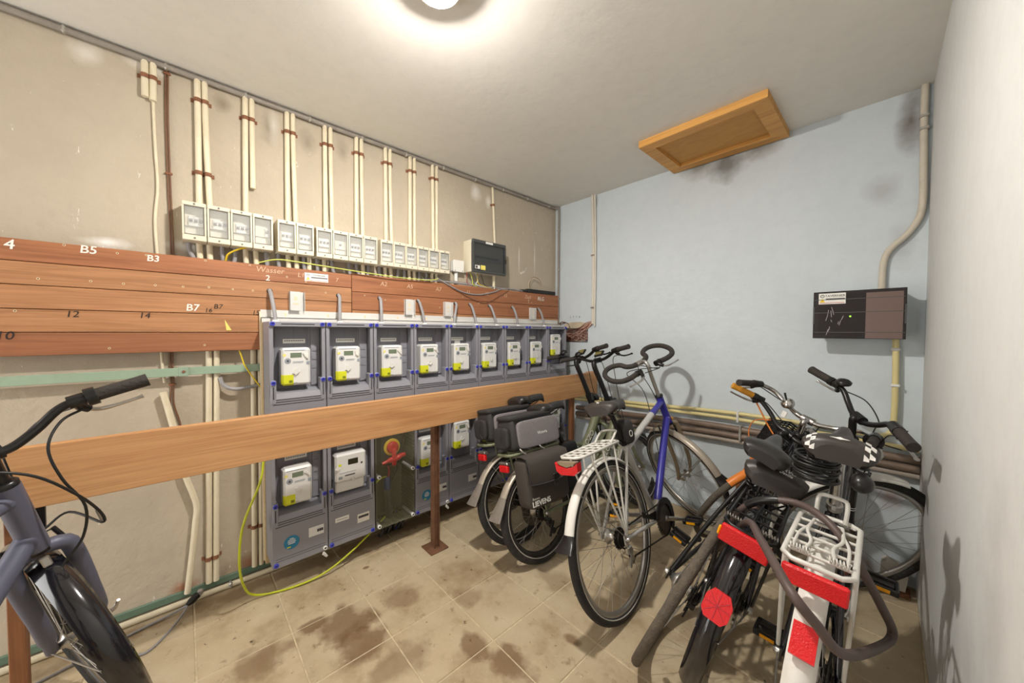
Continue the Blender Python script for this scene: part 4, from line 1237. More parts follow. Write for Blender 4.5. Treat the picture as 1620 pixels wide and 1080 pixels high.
mb = MB(); mb.bb(0.436, 0.468, 2.365, 2.405, 0.0, 0.80, 0.002); mb.build('post', m_postwood, t)
t = thing('board_post', (0.45, -0.39, 0.0), 'dark wooden post under the front board behind the blue-grey bicycle', 'post')
mb = MB(); mb.bb(0.430, 0.468, -0.412, -0.378, 0.0, 0.80, 0.002); mb.build('post', m_postwood, t)
mb = MB(); mb.bb(0.420, 0.432, -0.410, -0.340, 0.66, 0.76); mb.build('bracket', m_black, t)

# ------------------------------------------------------------------ back wall
def back_pipe(pts, r, m, label, clips=(), name='wall_pipe', cat='pipe', cm=None, group=None):
    t = thing(name, pts[0], label, cat, group)
    mb = MB(); mb.tube(smooth_path(pts, 5) if len(pts) > 2 else pts, r, 12); mb.build('pipe', m, t)
    for (x, z, vert) in clips:
        mb = MB(); mb.box((x, pts[0][1], z), (0.034 if vert else 0.014, 2 * r + 0.01, 0.014 if vert else 2 * r + 0.014), 0.004); mb.build('clip', cm or m_galv, t)
    return t
m_palecream = mat('pale_pvc', (220, 213, 200), 0.45, var=0.04, vscale=6)
back_pipe([(0.435, 2.685, 2.512), (0.452, 2.685, 2.0), (0.449, 2.685, 1.37)], 0.012, m_palecream, 'cream conduit dropping to the wire recess on the pale blue wall', ((0.448, 1.98, True), (0.450, 1.515, True)), 'conduit', 'conduit', m_greypipe)
back_pipe([(0.462, 2.682, 2.512), (0.474, 2.682, 2.0), (0.470, 2.682, 1.35)], 0.008, m_palecream, 'thinner cream conduit beside the one to the wire recess', (), 'conduit', 'conduit')
back_pipe([(0.05, 2.667, 0.698), (0.80, 2.667, 0.722), (1.46, 2.667, 0.758), (1.76, 2.667, 0.765), (2.10, 2.667, 0.762), (2.235, 2.667, 0.757), (2.285, 2.667, 0.785), (2.295, 2.667, 0.85), (2.296, 2.667, 1.06), (2.292, 2.667, 1.29)], 0.0125, m_yellowpipe, 'yellowed conduit running along the back wall and up into the dark box', ((1.60, 0.762, False), (2.293, 1.215, True), (2.296, 1.03, True)), 'conduit', 'conduit', m_brkwhite)
back_pipe([(0.05, 2.667, 0.668), (0.80, 2.667, 0.694), (1.46, 2.667, 0.724), (1.76, 2.667, 0.724), (2.27, 2.667, 0.718), (2.385, 2.667, 0.714)], 0.0125, m_yellowpipe, 'lower yellowed conduit running the length of the back wall', ((1.60, 0.726, False),), 'conduit', 'conduit', m_brkwhite)
back_pipe([(0.30, 2.66, 0.60), (0.80, 2.66, 0.622), (1.46, 2.66, 0.660), (2.388, 2.66, 0.664)], 0.021, m_brownpipe, 'upper thick brown pipe along the back wall', ((1.62, 0.664, False),))
back_pipe([(0.30, 2.658, 0.545), (0.80, 2.658, 0.568), (1.46, 2.658, 0.613), (2.388, 2.658, 0.620)], 0.020, m_brownpipe, 'lower thick brown pipe along the back wall', ((1.62, 0.617, False),))
back_pipe([(0.30, 2.665, 0.51), (0.80, 2.665, 0.535), (1.46, 2.665, 0.574), (2.388, 2.665, 0.585)], 0.015, m_palepipe, 'pale pipe lowest along the back wall', ((0.95, 0.545, False),))
back_pipe([(2.362, 2.680, 2.512), (2.362, 2.680, 2.34), (2.366, 2.680, 2.1), (2.367, 2.680, 1.94), (2.354, 2.680, 1.86), (2.315, 2.680, 1.79), (2.262, 2.680, 1.73), (2.240, 2.680, 1.66), (2.236, 2.680, 1.50)], 0.014, mat('painted_conduit', (206, 198, 182), 0.55, var=0.1, vscale=9, dirt=(120, 110, 96), dscale=9, damt=0.4), 'painted conduit with an S-bend in the corner above the dark box', ((2.362, 2.36, True), (2.364, 2.30, True)), 'conduit', 'conduit')

# smoked distribution box
g = NG('brown_smoked_window')
g.b.inputs['Base Color'].default_value = (0.030, 0.024, 0.026, 1)
g.b.inputs['Roughness'].default_value = 0.10
g.b.inputs['Alpha'].default_value = 0.86
m_smoke2 = g.m
m_boxgrey = mat('box_pale_grey', (176, 180, 178), 0.5)
m_litinterior = mat('brown_lit_interior', (112, 92, 86), 0.35)
m_led = mat('green_led', (150, 255, 60), 0.3, emit=3.0)
t = thing('distribution_box', (2.15, 2.62, 1.268), 'brown smoked distribution box hanging on the pale blue wall', 'fuse box')
mb = MB(); mb.bb(1.995, 2.318, 2.585, 2.70, 1.285, 1.510, 0.004); mb.build('body', m_boxgrey, t)
mb = MB(); mb.bb(1.979, 2.325, 2.556, 2.561, 1.268, 1.520, 0.002)
mb.bb(1.979, 1.984, 2.561, 2.585, 1.268, 1.520); mb.bb(2.320, 2.325, 2.561, 2.585, 1.268, 1.520); mb.bb(1.984, 2.320, 2.561, 2.585, 1.268, 1.273); mb.bb(1.984, 2.320, 2.561, 2.585, 1.515, 1.520)
dr = mb.build('door', m_smoke2, t)
mb = MB(); mb.bb(2.185, 2.314, 2.5548, 2.5560, 1.270, 1.504); mb.build('lit_interior_patch', m_litinterior, dr)  # lighter brown layer paints the lit interior behind the smoked door
for zz in (1.475, 1.405, 1.30):
    mb = MB(); mb.bb(1.984, 2.320, 2.5544, 2.5560, zz, zz + 0.003); mb.build('ridge', m_dgrey, dr)
mb = MB(); mb.lathe([(0.0035, 0), (0.0035, 0.002), (0.001, 0.003)], (2.128, 2.5555, 1.385), (0, -1, 0), 10); mb.build('led', m_led, dr)
for xx in (1.9785, 2.3195):
    mb = MB(); mb.bb(xx, xx + 0.006, 2.553, 2.556, 1.345, 1.44); mb.build('hinge', m_dgrey, dr)
firm_sticker(dr, (2.055, 2.5558, 1.482), (1, 0, 0), (0, 0, 1), 0.108, 0.058)
for k in range(12):
    x0_, z0_ = rnd.uniform(2.03, 2.10), rnd.uniform(1.28, 1.43)
    mb = MB(); mb.box((x0_, 2.5556, z0_), (0.0015, 0.0006, rnd.uniform(0.01, 0.035)), 0, Matrix.Rotation(rnd.uniform(-0.4, 0.4), 3, 'Y')); mb.build('scratch', m_brk, dr)

# telephone wire recess
t = thing('wire_tangle', (0.25, 2.72, 1.20), 'tangle of red and white telephone wires in a wall recess', 'wires')
m_redwire = mat('red_wire', (126, 60, 46), 0.6)
m_pinkwire = mat('pale_wire', (214, 184, 166), 0.6)
for nm, mm, seed in (('red_wires', m_redwire, 1), ('pale_wires', m_pinkwire, 2)):
    rr = random.Random(seed)
    mb = MB()
    for k in range(60):
        x0_ = rr.uniform(0.105, 0.37)
        pts = [(x0_, 2.755, rr.uniform(1.21, 1.29))]
        for q in range(3):
            pts.append((min(0.385, max(0.10, x0_ + rr.uniform(-0.09, 0.10))), rr.uniform(2.688, 2.74), rr.uniform(1.205, 1.30)))
        if k < 24:
            pts.append((rr.uniform(0.34, 0.40), 2.690, rr.uniform(1.31, 1.37))); pts.append((0.445, 2.688, rr.uniform(1.375, 1.40)))
        mb.tube(smooth_path(pts, 3), 0.0016, 4)
    tag(mb.build(nm, mm, t), kind='stuff')
mb = MB()
for k in range(5):
    mb.tube(smooth_path([(0.06, 2.684, 1.365), (0.09, 2.69, 1.372 + 0.006 * k), (0.15, 2.69, 1.385), (0.18, 2.69, 1.36), (0.17 + 0.01 * k, 2.71, 1.29)], 4), 0.0016, 4)
tag(mb.build('thin_wires', m_browncable, t), kind='stuff')
m_mortar = mat('recess_mortar', (196, 182, 158), 0.95, bump=0.6, bscale=30, var=0.1)
mb = MB(); mb.prism([(0.10, 1.332), (0.39, 1.332), (0.385, 1.375), (0.30, 1.392), (0.2, 1.388), (0.13, 1.372)], (1, 0, 0), (0, 0, 1), (0, 1, 0), (0, 2.696, 0), 0.012)
mb.build('bare_mortar', m_mortar, t)
for k, tx in enumerate(('L', 'T', 'T', 'B')):
    lettering('pencil_mark', tx, m_ink, (0.19 + k * 0.035, 2.6990, 1.437), (1, 0, 0), (0, 0, 1), 0.024, t, depth=0.0003)

# cardboard piece on the floor in the corner
m_card = mat('white_card', (214, 208, 196), 0.8, var=0.05, vscale=12)
t = thing('card_box', (2.32, 2.62, 0.0), 'small crumpled white box with a black mark in the corner on the floor', 'box')
mb = MB(); mb.prism([(2.262, 0.005), (2.352, 0.003), (2.362, 0.09), (2.345, 0.125), (2.285, 0.145), (2.268, 0.13)], (1, 0, 0), (0, 0, 1), (0, 1, 0), (0, 2.60, 0), 0.06); mb.build('box', m_card, t)
mb = MB(); mb.prism([(2.318, 0.07), (2.332, 0.07), (2.330, 0.086), (2.340, 0.086), (2.336, 0.100), (2.320, 0.112), (2.312, 0.10)], (1, 0, 0), (0, 0, 1), (0, -1, 0), (0, 2.60, 0), 0.001); mb.build('printed_mark', m_ink, t)
t = tag(MB().bb(2.05, 2.37, 2.56, 2.66, 0.0, 0.012, 0.002).build('floor_plank', m_postwood, None, (2.2, 2.6, 0.0)), 'short flat plank lying on the floor below the turned wheel', 'plank')
# ------------------------------------------------------------------ bicycles
m_tyre = mat('tyre_rubber', (44, 42, 41), 0.8, var=0.15, vscale=40, bump=0.5, bscale=160)
m_tyre_dusty = mat('dusty_tyre', (92, 84, 74), 0.9, var=0.2, vscale=60, bump=0.5, bscale=180)
m_wallstripe = mat('reflective_stripe', (196, 192, 184), 0.5)
m_alu = mat('brushed_aluminium', (188, 186, 182), 0.32, 0.9, var=0.06, vscale=20)
m_rim_dark = mat('dark_rim', (58, 55, 52), 0.4, 0.4)
m_spoke = mat('spoke_steel', (168, 164, 158), 0.35, 0.8)
m_blackmetal = mat('black_metal', (30, 29, 30), 0.32, 0.2)
m_chainblack = mat('oily_chain', (46, 42, 38), 0.5, 0.6)
m_sprocket = mat('sprocket_steel', (112, 106, 98), 0.4, 0.8)
m_grip = mat('grip_rubber', (52, 46, 42), 0.75, var=0.1, vscale=50, bump=0.4, bscale=120)
m_saddle = mat('saddle_vinyl', (54, 49, 46), 0.42, var=0.06, vscale=12)
m_saddle_shine = mat('saddle_black', (40, 38, 37), 0.35)
m_cable = mat('cable_housing', (26, 26, 26), 0.45)
m_redrefl = mat('red_reflector', (214, 24, 30), 0.25, bump=0.25, bscale=260)
m_amber = mat('amber_reflector', (250, 170, 10), 0.3)
m_olive = mat('olive_paint', (120, 124, 98), 0.4, 0.1)
m_silverpaint = mat('silver_paint', (206, 205, 202), 0.35, 0.35)
m_bluepaint = mat('blue_paint', (54, 52, 150), 0.3)
m_bronzefork = mat('bronze_paint', (158, 142, 118), 0.4, 0.4)
m_greyguard = mat('pewter_guard', (172, 162, 148), 0.38, 0.3)
m_whiteguard = mat('white_guard', (222, 220, 214), 0.4, dirt=(180, 170, 150), dscale=6, damt=0.4)
m_blackgloss = mat('gloss_black', (26, 25, 30), 0.16, coat=0.6)
m_slate = mat('slate_blue_paint', (92, 94, 112), 0.45, 0.1)
m_orange = mat('orange_paint', (226, 130, 50), 0.4)
m_whiterack = mat('white_wire', (216, 214, 208), 0.4, 0.1)
m_felt = mat('grey_bag_fabric', (128, 122, 124), 0.9, var=0.12, vscale=120, bump=0.3, bscale=300)
m_bagblack = mat('black_bag_fabric', (48, 46, 46), 0.75, var=0.08, vscale=60, bump=0.2, bscale=200)
m_pannier = mat('pannier_canvas', (66, 60, 55), 0.7, var=0.05, vscale=60, bump=0.15, bscale=240)
m_flapgrey = mat('grey_mud_flap', (126, 118, 110), 0.7, var=0.1, vscale=40)
m_yellowgrip = mat('amber_grip', (214, 148, 42), 0.7, bump=0.3, bscale=120)
m_white = mat('white_plastic', (232, 230, 226), 0.4)
m_lamp = mat('lamp_lens', (220, 222, 224), 0.15)
m_display = mat('olive_display', (126, 118, 70), 0.2)

PI = math.pi
def pol(c, r, a, x=0.0):
    return Vector((c[0] + x, c[1] + r * math.cos(a), c[2] + r * math.sin(a)))

def steer_matrix(p, u, a):
    return Matrix.Translation(p) @ Matrix.Rotation(a, 4, u) @ Matrix.Translation(-p)

def wheel(root, name, c, r, tr, M, rim, tyre, nsp=32, hub_r=0.018, hub_w=0.05, stripe=False, amber=()):
    mb = MB(M); mb.ring(c, (1, 0, 0), r - tr, tr, 64, 10); w = mb.build(name, tyre, root, local=True)
    if stripe:
        mb = MB(M)
        for sx in (-1, 1):
            mb.ring((c[0] + sx * tr * 0.86, c[1], c[2]), (1, 0, 0), r - tr * 1.5, 0.0028, 64, 5, 0.5)
        mb.build('tyre_stripe', m_wallstripe, w, local=True)
    R = r - 2 * tr
    mb = MB(M); mb.lathe([(R + 0.006, -0.011), (R - 0.004, -0.012), (R - 0.016, -0.007), (R - 0.018, 0.0), (R - 0.016, 0.007), (R - 0.004, 0.012), (R + 0.006, 0.011), (R + 0.006, -0.011)], c, (1, 0, 0), 64, caps=False)
    mb.build('rim', rim, w, local=True)
    mb = MB(M)
    for k in range(nsp):
        a = 2 * PI * k / nsp
        s = 1 if k % 2 else -1
        off = (0.55 if (k // 2) % 2 else -0.55)
        p0 = pol(c, hub_r + 0.012, a + off * 1.6, s * hub_w * 0.55)
        p1 = pol(c, R - 0.012, a, s * 0.003)
        mb.tube([p0, p1], 0.0011, 4, caps=False)
    mb.build('spokes', m_spoke, w, local=True)
    mb = MB(M); mb.lathe([(0.006, -hub_w - 0.014), (0.006, -hub_w), (hub_r * 0.6, -hub_w), (hub_r, -hub_w * 0.75), (hub_r + 0.014, -hub_w * 0.6), (hub_r + 0.014, -hub_w * 0.52), (hub_r, -hub_w * 0.45), (hub_r * 0.85, 0), (hub_r, hub_w * 0.45), (hub_r + 0.014, hub_w * 0.52), (hub_r + 0.014, hub_w * 0.6), (hub_r, hub_w * 0.75), (hub_r * 0.6, hub_w), (0.006, hub_w), (0.006, hub_w + 0.014)], c, (1, 0, 0), 20)
    mb.build('hub', m_alu, w, local=True)
    for a in amber:
        p = pol(c, R * 0.72, a)
        d = (pol(c, R, a) - pol(c, 0, a)).normalized()
        mb = MB(M); tn = Vector((0, -d.z, d.y))
        mb.prism([(-0.035, -0.010), (0.035, -0.010), (0.042, 0), (0.035, 0.010), (-0.035, 0.010), (-0.042, 0)], tn, d, (1, 0, 0), p - Vector((0.006, 0, 0)), 0.012)
        mb.build('spoke_reflector', m_amber, w, local=True)
    return w

def mudguard(root, name, c, r, a0, a1, w, m, M=None, flap=None, depth=0.014, stays=True, n=22, hubw=0.06, stay_m=None):
    P, Q = [], []
    for i in range(n + 1):
        a = a0 + (a1 - a0) * i / n
        row, row2 = [], []
        for j in range(9):
            t = -1 + 2 * j / 8
            rr = r - depth * (abs(t) ** 2.2)
            row.append(pol(c, rr, a, t * w / 2)); row2.append(pol(c, rr - 0.0018, a, t * (w / 2 - 0.0012)))
        P.append(row); Q.append(list(reversed(row2)))
    rows = [p + q + [p[0]] for p, q in zip(P, Q)]
    mb = MB(M); mb.grid(rows)
    mb.add(rows[0][:-1], [tuple(range(18))]); mb.add(rows[-1][:-1], [tuple(reversed(range(18)))])
    g_ = mb.build(name, m, root, local=True)
    if flap:
        rows = []
        for i in range(7):
            f = i / 6
            a = a1 + (flap[1] / r) * f * (1 if a1 > a0 else -1)
            ww = w * (1 + 0.75 * f)
            rad = r + 0.035 * f * f
            top = [pol(c, rad - depth * 0.8 * (abs(t) ** 2) * (1 - 0.5 * f), a, t * ww / 2) for t in [-1 + j / 4 for j in range(9)]]
            bot = [p - (p - Vector(c)).normalized() * 0.004 for p in reversed(top)]
            rows.append(top + bot + [top[0]])
        mb = MB(M); mb.grid(rows); mb.add(rows[0][:-1], [tuple(range(18))]); mb.add(rows[-1][:-1], [tuple(reversed(range(18)))])
        mb.build('mud_flap', flap[0], g_, local=True)
    if stays:
        mb = MB(M)
        am = a0 + (a1 - a0) * (0.80 if a1 > a0 else 0.2)
        for s in (-1, 1):
            mb.tube([pol(c, 0.012, am, s * hubw), pol(c, r - depth * 0.8, am, s * w / 2)], 0.0022, 6)
        mb.build('stay', stay_m or m_spoke, g_, local=True)
    return g_

ROLL = [(-0.14, 0.97, 1.02), (-0.24, 1.0, 1.04), (-0.32, 0.94, 0.94), (-0.36, 0.80, 0.78), (-0.37, 0.60, 0.62)]
def on_roll(g, x, v, lift=0.0018):
    """a point on the rear roll of a saddle: x across, v from the front of the roll (0) down its rear face (1)"""
    q = v * 4; i = min(3, int(q)); f = q - i
    t, w, h = (ROLL[i][k] + (ROLL[i + 1][k] - ROLL[i][k]) * f for k in range(3))
    th = g['saddle_t']
    u_ = min(1, abs(x) / (g['saddle_w'] / 2 * w)) ** (1 / 0.85)
    z = (h - 1) * th - g['droop'] * th * u_ ** 2.6
    d = Vector((0, -0.3 - 0.7 * v, 1.0 - 0.8 * v)).normalized()
    return Vector((0, g['saddle_y'], g['saddle_h'])) + Matrix.Rotation(g['saddle_tilt'], 3, 'X') @ (Vector((x, t * g['saddle_l'], z)) + d * lift)

def saddle(root, c, m, L=0.27, W=0.165, tilt=0.0, springs=False, thick=0.055, droop=0.30):
    """c is the top of the saddle over its rear third; nose points forward"""
    rows = []
    prof = [(-0.37, 0.60, 0.62), (-0.36, 0.80, 0.78), (-0.32, 0.94, 0.94), (-0.24, 1.0, 1.04), (-0.14, 0.97, 1.02), (-0.05, 0.80, 0.94), (0.03, 0.58, 0.87), (0.12, 0.43, 0.84), (0.26, 0.35, 0.86), (0.45, 0.30, 0.86), (0.58, 0.25, 0.82), (0.635, 0.15, 0.66), (0.65, 0.03, 0.5)]
    R = Matrix.Rotation(tilt, 3, 'X')
    for (t, w, h) in prof:
        hw = W / 2 * w
        sec = []
        for j in range(11):
            u = -1 + 2 * j / 10
            z = -thick * droop * abs(u) ** 2.6 + (h - 1) * thick
            sec.append((hw * math.copysign(abs(u) ** 0.85, u), z))
        low = [(x * 0.96, min(z, 0) - thick * (0.62 if w > 0.5 else 0.5)) for x, z in (sec[0], sec[5], sec[-1])]
        low = [(sec[-1][0] * 1.0, sec[-1][1] - thick * 0.30), (sec[-1][0] * 0.93, sec[-1][1] - thick * 0.55), (0, sec[-1][1] - thick * 0.50), (sec[0][0] * 0.93, sec[0][1] - thick * 0.55), (sec[0][0] * 1.0, sec[0][1] - thick * 0.30)]
        ring = sec + low
        rows.append([R @ Vector((x, t * L, z)) + Vector(c) for x, z in ring + [ring[0]]])
    mb = MB(); mb.grid(rows)
    mb.add(rows[0][:-1], [tuple(range(len(rows[0]) - 1))], True); mb.add(rows[-1][:-1], [tuple(reversed(range(len(rows[0]) - 1)))], True)
    s = mb.build('saddle', m, root, local=True)
    mb = MB()
    for sx in (-1, 1):
        mb.tube(smooth_path([R @ Vector((sx * W * 0.30, -0.26 * L, -thick * 0.8)) + Vector(c), R @ Vector((sx * 0.024, -0.05 * L, -thick * 1.35)) + Vector(c), R @ Vector((sx * 0.022, 0.22 * L, -thick * 1.3)) + Vector(c), R @ Vector((sx * 0.010, 0.55 * L, -thick * 0.75)) + Vector(c)], 4), 0.0035, 6)
    mb.build('rails', m_chrome if springs else m_blackmetal, s, local=True)
    if springs:
        for sx in (-1, 1):
            pts = [R @ Vector((sx * W * 0.30 + 0.016 * math.cos(a), -0.24 * L + 0.016 * math.sin(a), -thick * 0.75 - 0.05 * a / (2 * PI * 4))) + Vector(c) for a in [2 * PI * 4 * k / 48 for k in range(49)]]
            mb = MB(); mb.tube(pts, 0.0035, 6); mb.build('spring', m_blackmetal, s, local=True)
    return s

def bicycle(cfg):
    g = dict(r=0.345, tr=0.019, wb=1.06, ha=70, lf=0.40, hl=0.15, bb=(0.44, 0.28), saddle_y=0.17, saddle_h=0.95, saddle_w=0.17, saddle_l=0.27, bar_h=1.08, bar_fwd=0.03, steer=0.0, lean=0.0,
             kind='trek', rim=m_alu, tyre=m_tyre, frame=m_blackmetal, fork=m_blackmetal, bar=m_alu, grip=m_grip, saddle_m=m_saddle, springs=False, rear_guard=None, front_guard=None, bar_kind='flat', dt=0.019, stripe=False, name='bicycle', levers=True,
             rack=None, post=m_blackmetal, stem=m_blackmetal, crank=m_alu, nsp=32, gears=True, crank_a=0.9, chain_guard=None, seat_frac=0.80, amber=(), saddle_tilt=0.0, front_amber=(), bar_tilt=0.0, saddle_t=0.055, droop=0.30)
    g.update(cfg)
    root = thing(g['name'], (g['x'], g['y'], 0), g['label'], 'bicycle')
    r, tr, wb = g['r'], g['tr'], g['wb']
    ha = math.radians(g['ha'])
    u = Vector((0, -math.cos(ha), math.sin(ha))); nf = Vector((0, math.sin(ha), math.cos(ha)))
    RH, FH = Vector((0, 0, r)), Vector((0, wb, r))
    base = FH - nf * 0.045
    HB = base + u * g['lf']; HT = HB + u * g['hl']
    S = steer_matrix(HB, u, g['steer'])
    BBp = Vector((0, *g['bb']))
    sc_ = Vector((0, g['saddle_y'] + 0.02, g['saddle_h'] - 0.06))
    ST = BBp + (sc_ - BBp) * g['seat_frac']
    # settle the front wheel on the floor
    L4 = Matrix.Rotation(g['lean'], 4, 'Y')
    pitch = 0.0
    for _ in range(3):
        Mx = L4 @ Matrix.Rotation(pitch, 4, 'X')
        lo = min((Mx @ (S @ pol(FH, r - tr, 2 * PI * k / 90))).z for k in range(90)) - tr
        pitch -= lo / wb
    root.rotation_mode = 'QUATERNION'
    root.rotation_quaternion = (Matrix.Rotation(g['head'], 4, 'Z') @ L4 @ Matrix.Rotation(pitch, 4, 'X')).to_quaternion()
    B = lambda mb, nm, m, par=root: mb.build(nm, m, par, local=True)
    # ---- frame
    dt = g['dt']
    k = g['kind']
    mb = MB()
    mb.cyl(HB, HT, 0.021 if k != 'mtb' else 0.026, 16)
    j_low, j_up = HB + u * (g['hl'] * 0.22), HB + u * (g['hl'] * 0.80)
    parts_extra = []
    if k == 'step':
        mb.tube(smooth_path([j_low + u * 0.03, (HB * 0.6 + BBp * 0.4) + Vector((0, 0.0, 0.01)), BBp + Vector((0, 0.03, 0.03))], 6), [dt] * 12 + [dt * 1.15], 14)
        mb.tube([BBp, ST], 0.019, 12)
        mb.tube(smooth_path([HB * 0.55 + BBp * 0.45, HB * 0.42 + BBp * 0.3 + ST * 0.28, ST * 0.75 + BBp * 0.25], 6), 0.013, 10)
    elif k == 'mixte':
        mb.tube([j_low, BBp], dt, 14)
        mb.tube(smooth_path([j_up, j_up * 0.55 + ST * 0.45 - Vector((0, 0, 0.10)), BBp * 0.5 + ST * 0.5], 6), dt * 0.85, 12)
        mb.tube([BBp, ST], 0.017, 12)
    else:
        mb.tube([j_low, BBp], dt, 14)
        parts_extra.append((j_up, ST + (BBp - ST) * 0.08, dt * 0.9))
        mb.tube([BBp, ST], 0.017, 12)
    cs = Vector((0, 0.055, 0))
    for s in (-1, 1):
        ax = RH + Vector((s * 0.062, 0, 0))
        mb.tube(smooth_path([BBp + Vector((s * 0.03, -0.02, 0)), (BBp + RH) * 0.5 + Vector((s * 0.045, 0, 0.0)), ax], 4), 0.0095, 10)
        mb.tube(smooth_path([ST + (BBp - ST) * 0.06 + Vector((s * 0.012, -0.012, 0)), (ST + RH) * 0.5 + Vector((s * 0.042, 0, 0)), ax], 4), 0.0080, 10)
        mb.box(ax, (0.006, 0.035, 0.04), 0.002)
    mb.cyl(BBp - Vector((0.036, 0, 0)), BBp + Vector((0.036, 0, 0)), 0.022, 16)
    fr_ = B(mb, 'frame', g['frame'])
    if parts_extra:
        for (p, q, rad) in parts_extra:
            if g.get('top_split'):
                mid = p + (q - p) * 0.32
                mb = MB(); mb.tube([p, mid], rad, 14); B(mb, 'top_tube', g['top_split'][0], fr_)
                mb = MB(); mb.tube([mid, q], rad, 14); B(mb, 'top_tube', g['top_split'][1], fr_)
            else:
                mb = MB(); mb.tube([p, q], rad, 14); B(mb, 'top_tube', g['frame'], fr_)
    if g.get('down_cover'):
        mb = MB(); mb.cyl(HB - u * 0.001, HT + u * 0.001, 0.0225, 16); mb.tube([j_low + (BBp - j_low) * 0.02, j_low + (BBp - j_low) * 0.86], dt * 1.05, 14); B(mb, 'painted_panel', g['down_cover'], fr_)
    mb = MB(); mb.lathe([(0.0255, 0), (0.0255, 0.010), (0.02, 0.014)], HT, u, 16); mb.lathe([(0.02, -0.014), (0.0255, -0.010), (0.0255, 0)], HB, u, 16); B(mb, 'headset', m_blackmetal)
    # ---- fork
    ftop = HB - u * 0.012
    fw_ = 0.055
    fr = g.get('fork_r', 0.0125)
    mb = MB(S)
    for s in (-1, 1):
        sh = HB - u * 0.03 + Vector((s * fw_, 0.0, 0))
        mb.tube(smooth_path([ftop + Vector((s * 0.012, 0, 0.004)), ftop - u * 0.006 + Vector((s * fw_ * 0.7, 0, 0)), sh - u * 0.02, base + u * g['lf'] * 0.45 + Vector((s * fw_, 0, 0)), base + u * 0.10 + nf * 0.010 + Vector((s * fw_, 0, 0)), FH + Vector((s * fw_, 0, 0.0))], 4), [fr * 1.05] * 12 + [fr] * 6 + [fr * 0.75] * 3, 12)
    fk = B(mb, 'fork', g['fork'])
    if g.get('fork_rings'):
        mb = MB(S)
        for q in (0.55, 0.52):
            mb.ring(base + u * g['lf'] * q + Vector((fw_, 0, 0)), u, fr + 0.0005, 0.0016, 16, 5); mb.ring(base + u * g['lf'] * q + Vector((-fw_, 0, 0)), u, fr + 0.0005, 0.0016, 16, 5)
        B(mb, 'white_ring', m_white, fk)
    # ---- wheels
    wheel(root, 'rear_wheel', RH, r, tr, None, g['rim'], g['tyre'], g['nsp'], g.get('rear_hub', 0.02), 0.055, g['stripe'], g['amber'])
    wheel(root, 'front_wheel', FH, r, tr, S, g['rim'], g['tyre'], g['nsp'], 0.016, 0.045, g['stripe'], g['front_amber'])
    for s in (-1, 1):
        mb = MB(); mb.lathe([(0.011, 0.0), (0.011, 0.010), (0.006, 0.016)], RH + Vector((s * 0.066, 0, 0)), (s, 0, 0), 10); B(mb, 'axle_nut', m_alu)
    # ---- mudguards
    G = g['rear_guard']
    if G:
        rg = mudguard(root, 'rear_mudguard', RH, r + G.get('gap', 0.016), math.radians(G.get('a0', 20)), math.radians(G.get('a1', 200)), G['w'], G['m'], None, G.get('flap'), depth=G.get('depth', 0.014), hubw=0.07, stays=G.get('stays', True))
        if G.get('refl'):
            a = math.radians(G['refl'][0]); rr = r + G.get('gap', 0.016)
            p = pol(RH, rr + 0.004, a); d = (p - RH).normalized(); tn = Vector((0, -d.z, d.y))
            w_, h_ = G['refl'][1], G['refl'][2]
            mb = MB()
            if G['refl'][3] == 'hex':
                out = [(-w_ / 2, h_ * 0.28), (-w_ * 0.32, h_ / 2), (w_ * 0.32, h_ / 2), (w_ / 2, h_ * 0.28), (w_ / 2, -h_ * 0.2), (w_ * 0.3, -h_ / 2), (-w_ * 0.3, -h_ / 2), (-w_ / 2, -h_ * 0.2)]
            else:
                out = [(-w_ / 2, h_ / 2), (w_ / 2, h_ / 2), (w_ / 2, -h_ / 2), (-w_ / 2, -h_ / 2)]
            mb.prism(out, (1, 0, 0), tn, d, p, 0.016)
            rf = B(mb, 'guard_reflector', m_redrefl, rg)
            if G['refl'][3] == 'hex':
                mb = MB()
                for q in range(4):
                    aa = q * PI / 4
                    e = Vector((1, 0, 0)) * math.cos(aa) + tn * math.sin(aa)
                    mb.tube([p + d * 0.0162 - e * h_ * 0.44, p + d * 0.0162 + e * h_ * 0.44], 0.0010, 4)
                B(mb, 'facet_line', m_redink, rf)
    G = g['front_guard']
    if G:
        mudguard(root, 'front_mudguard', FH, r + G.get('gap', 0.014), math.radians(G.get('a0', 55)), math.radians(G.get('a1', 200)), G['w'], G['m'], S, G.get('flap'), depth=G.get('depth', 0.014), hubw=0.06)
    # ---- seat post, saddle
    mb = MB(); mb.cyl(ST - (sc_ - BBp).normalized() * 0.03, sc_ + (sc_ - BBp).normalized() * 0.012, g.get('post_r', 0.0135), 14); B(mb, 'seat_post', g['post'])
    mb = MB(); mb.cyl(ST - (sc_ - BBp).normalized() * 0.012, ST + (sc_ - BBp).normalized() * 0.010, 0.021, 14); mb.box(ST + Vector((0.0, -0.026, 0)), (0.016, 0.014, 0.014), 0.003); B(mb, 'seat_clamp', m_alu if g['post'] is not m_blackmetal else m_blackmetal)
    mb = MB(); mb.box(sc_ + Vector((0, 0.005, 0.006)), (0.05, 0.035, 0.022), 0.005); B(mb, 'saddle_clamp', m_alu if g['post'] is not m_blackmetal else m_blackmetal)
    sad = saddle(root, (0, g['saddle_y'], g['saddle_h']), g['saddle_m'], g['saddle_l'], g['saddle_w'], g['saddle_tilt'], g['springs'], g['saddle_t'], g['droop'])
    # ---- stem and handlebar
    clamp = HT + u * 0.05 + Vector((0, g['bar_fwd'], 0)); 
    tz = (g['bar_h'] - HT.z) / u.z
    clamp = HT + u * tz + Vector((0, g['bar_fwd'], 0))
    mb = MB(S)
    top = HT + u * (tz * 0.92)
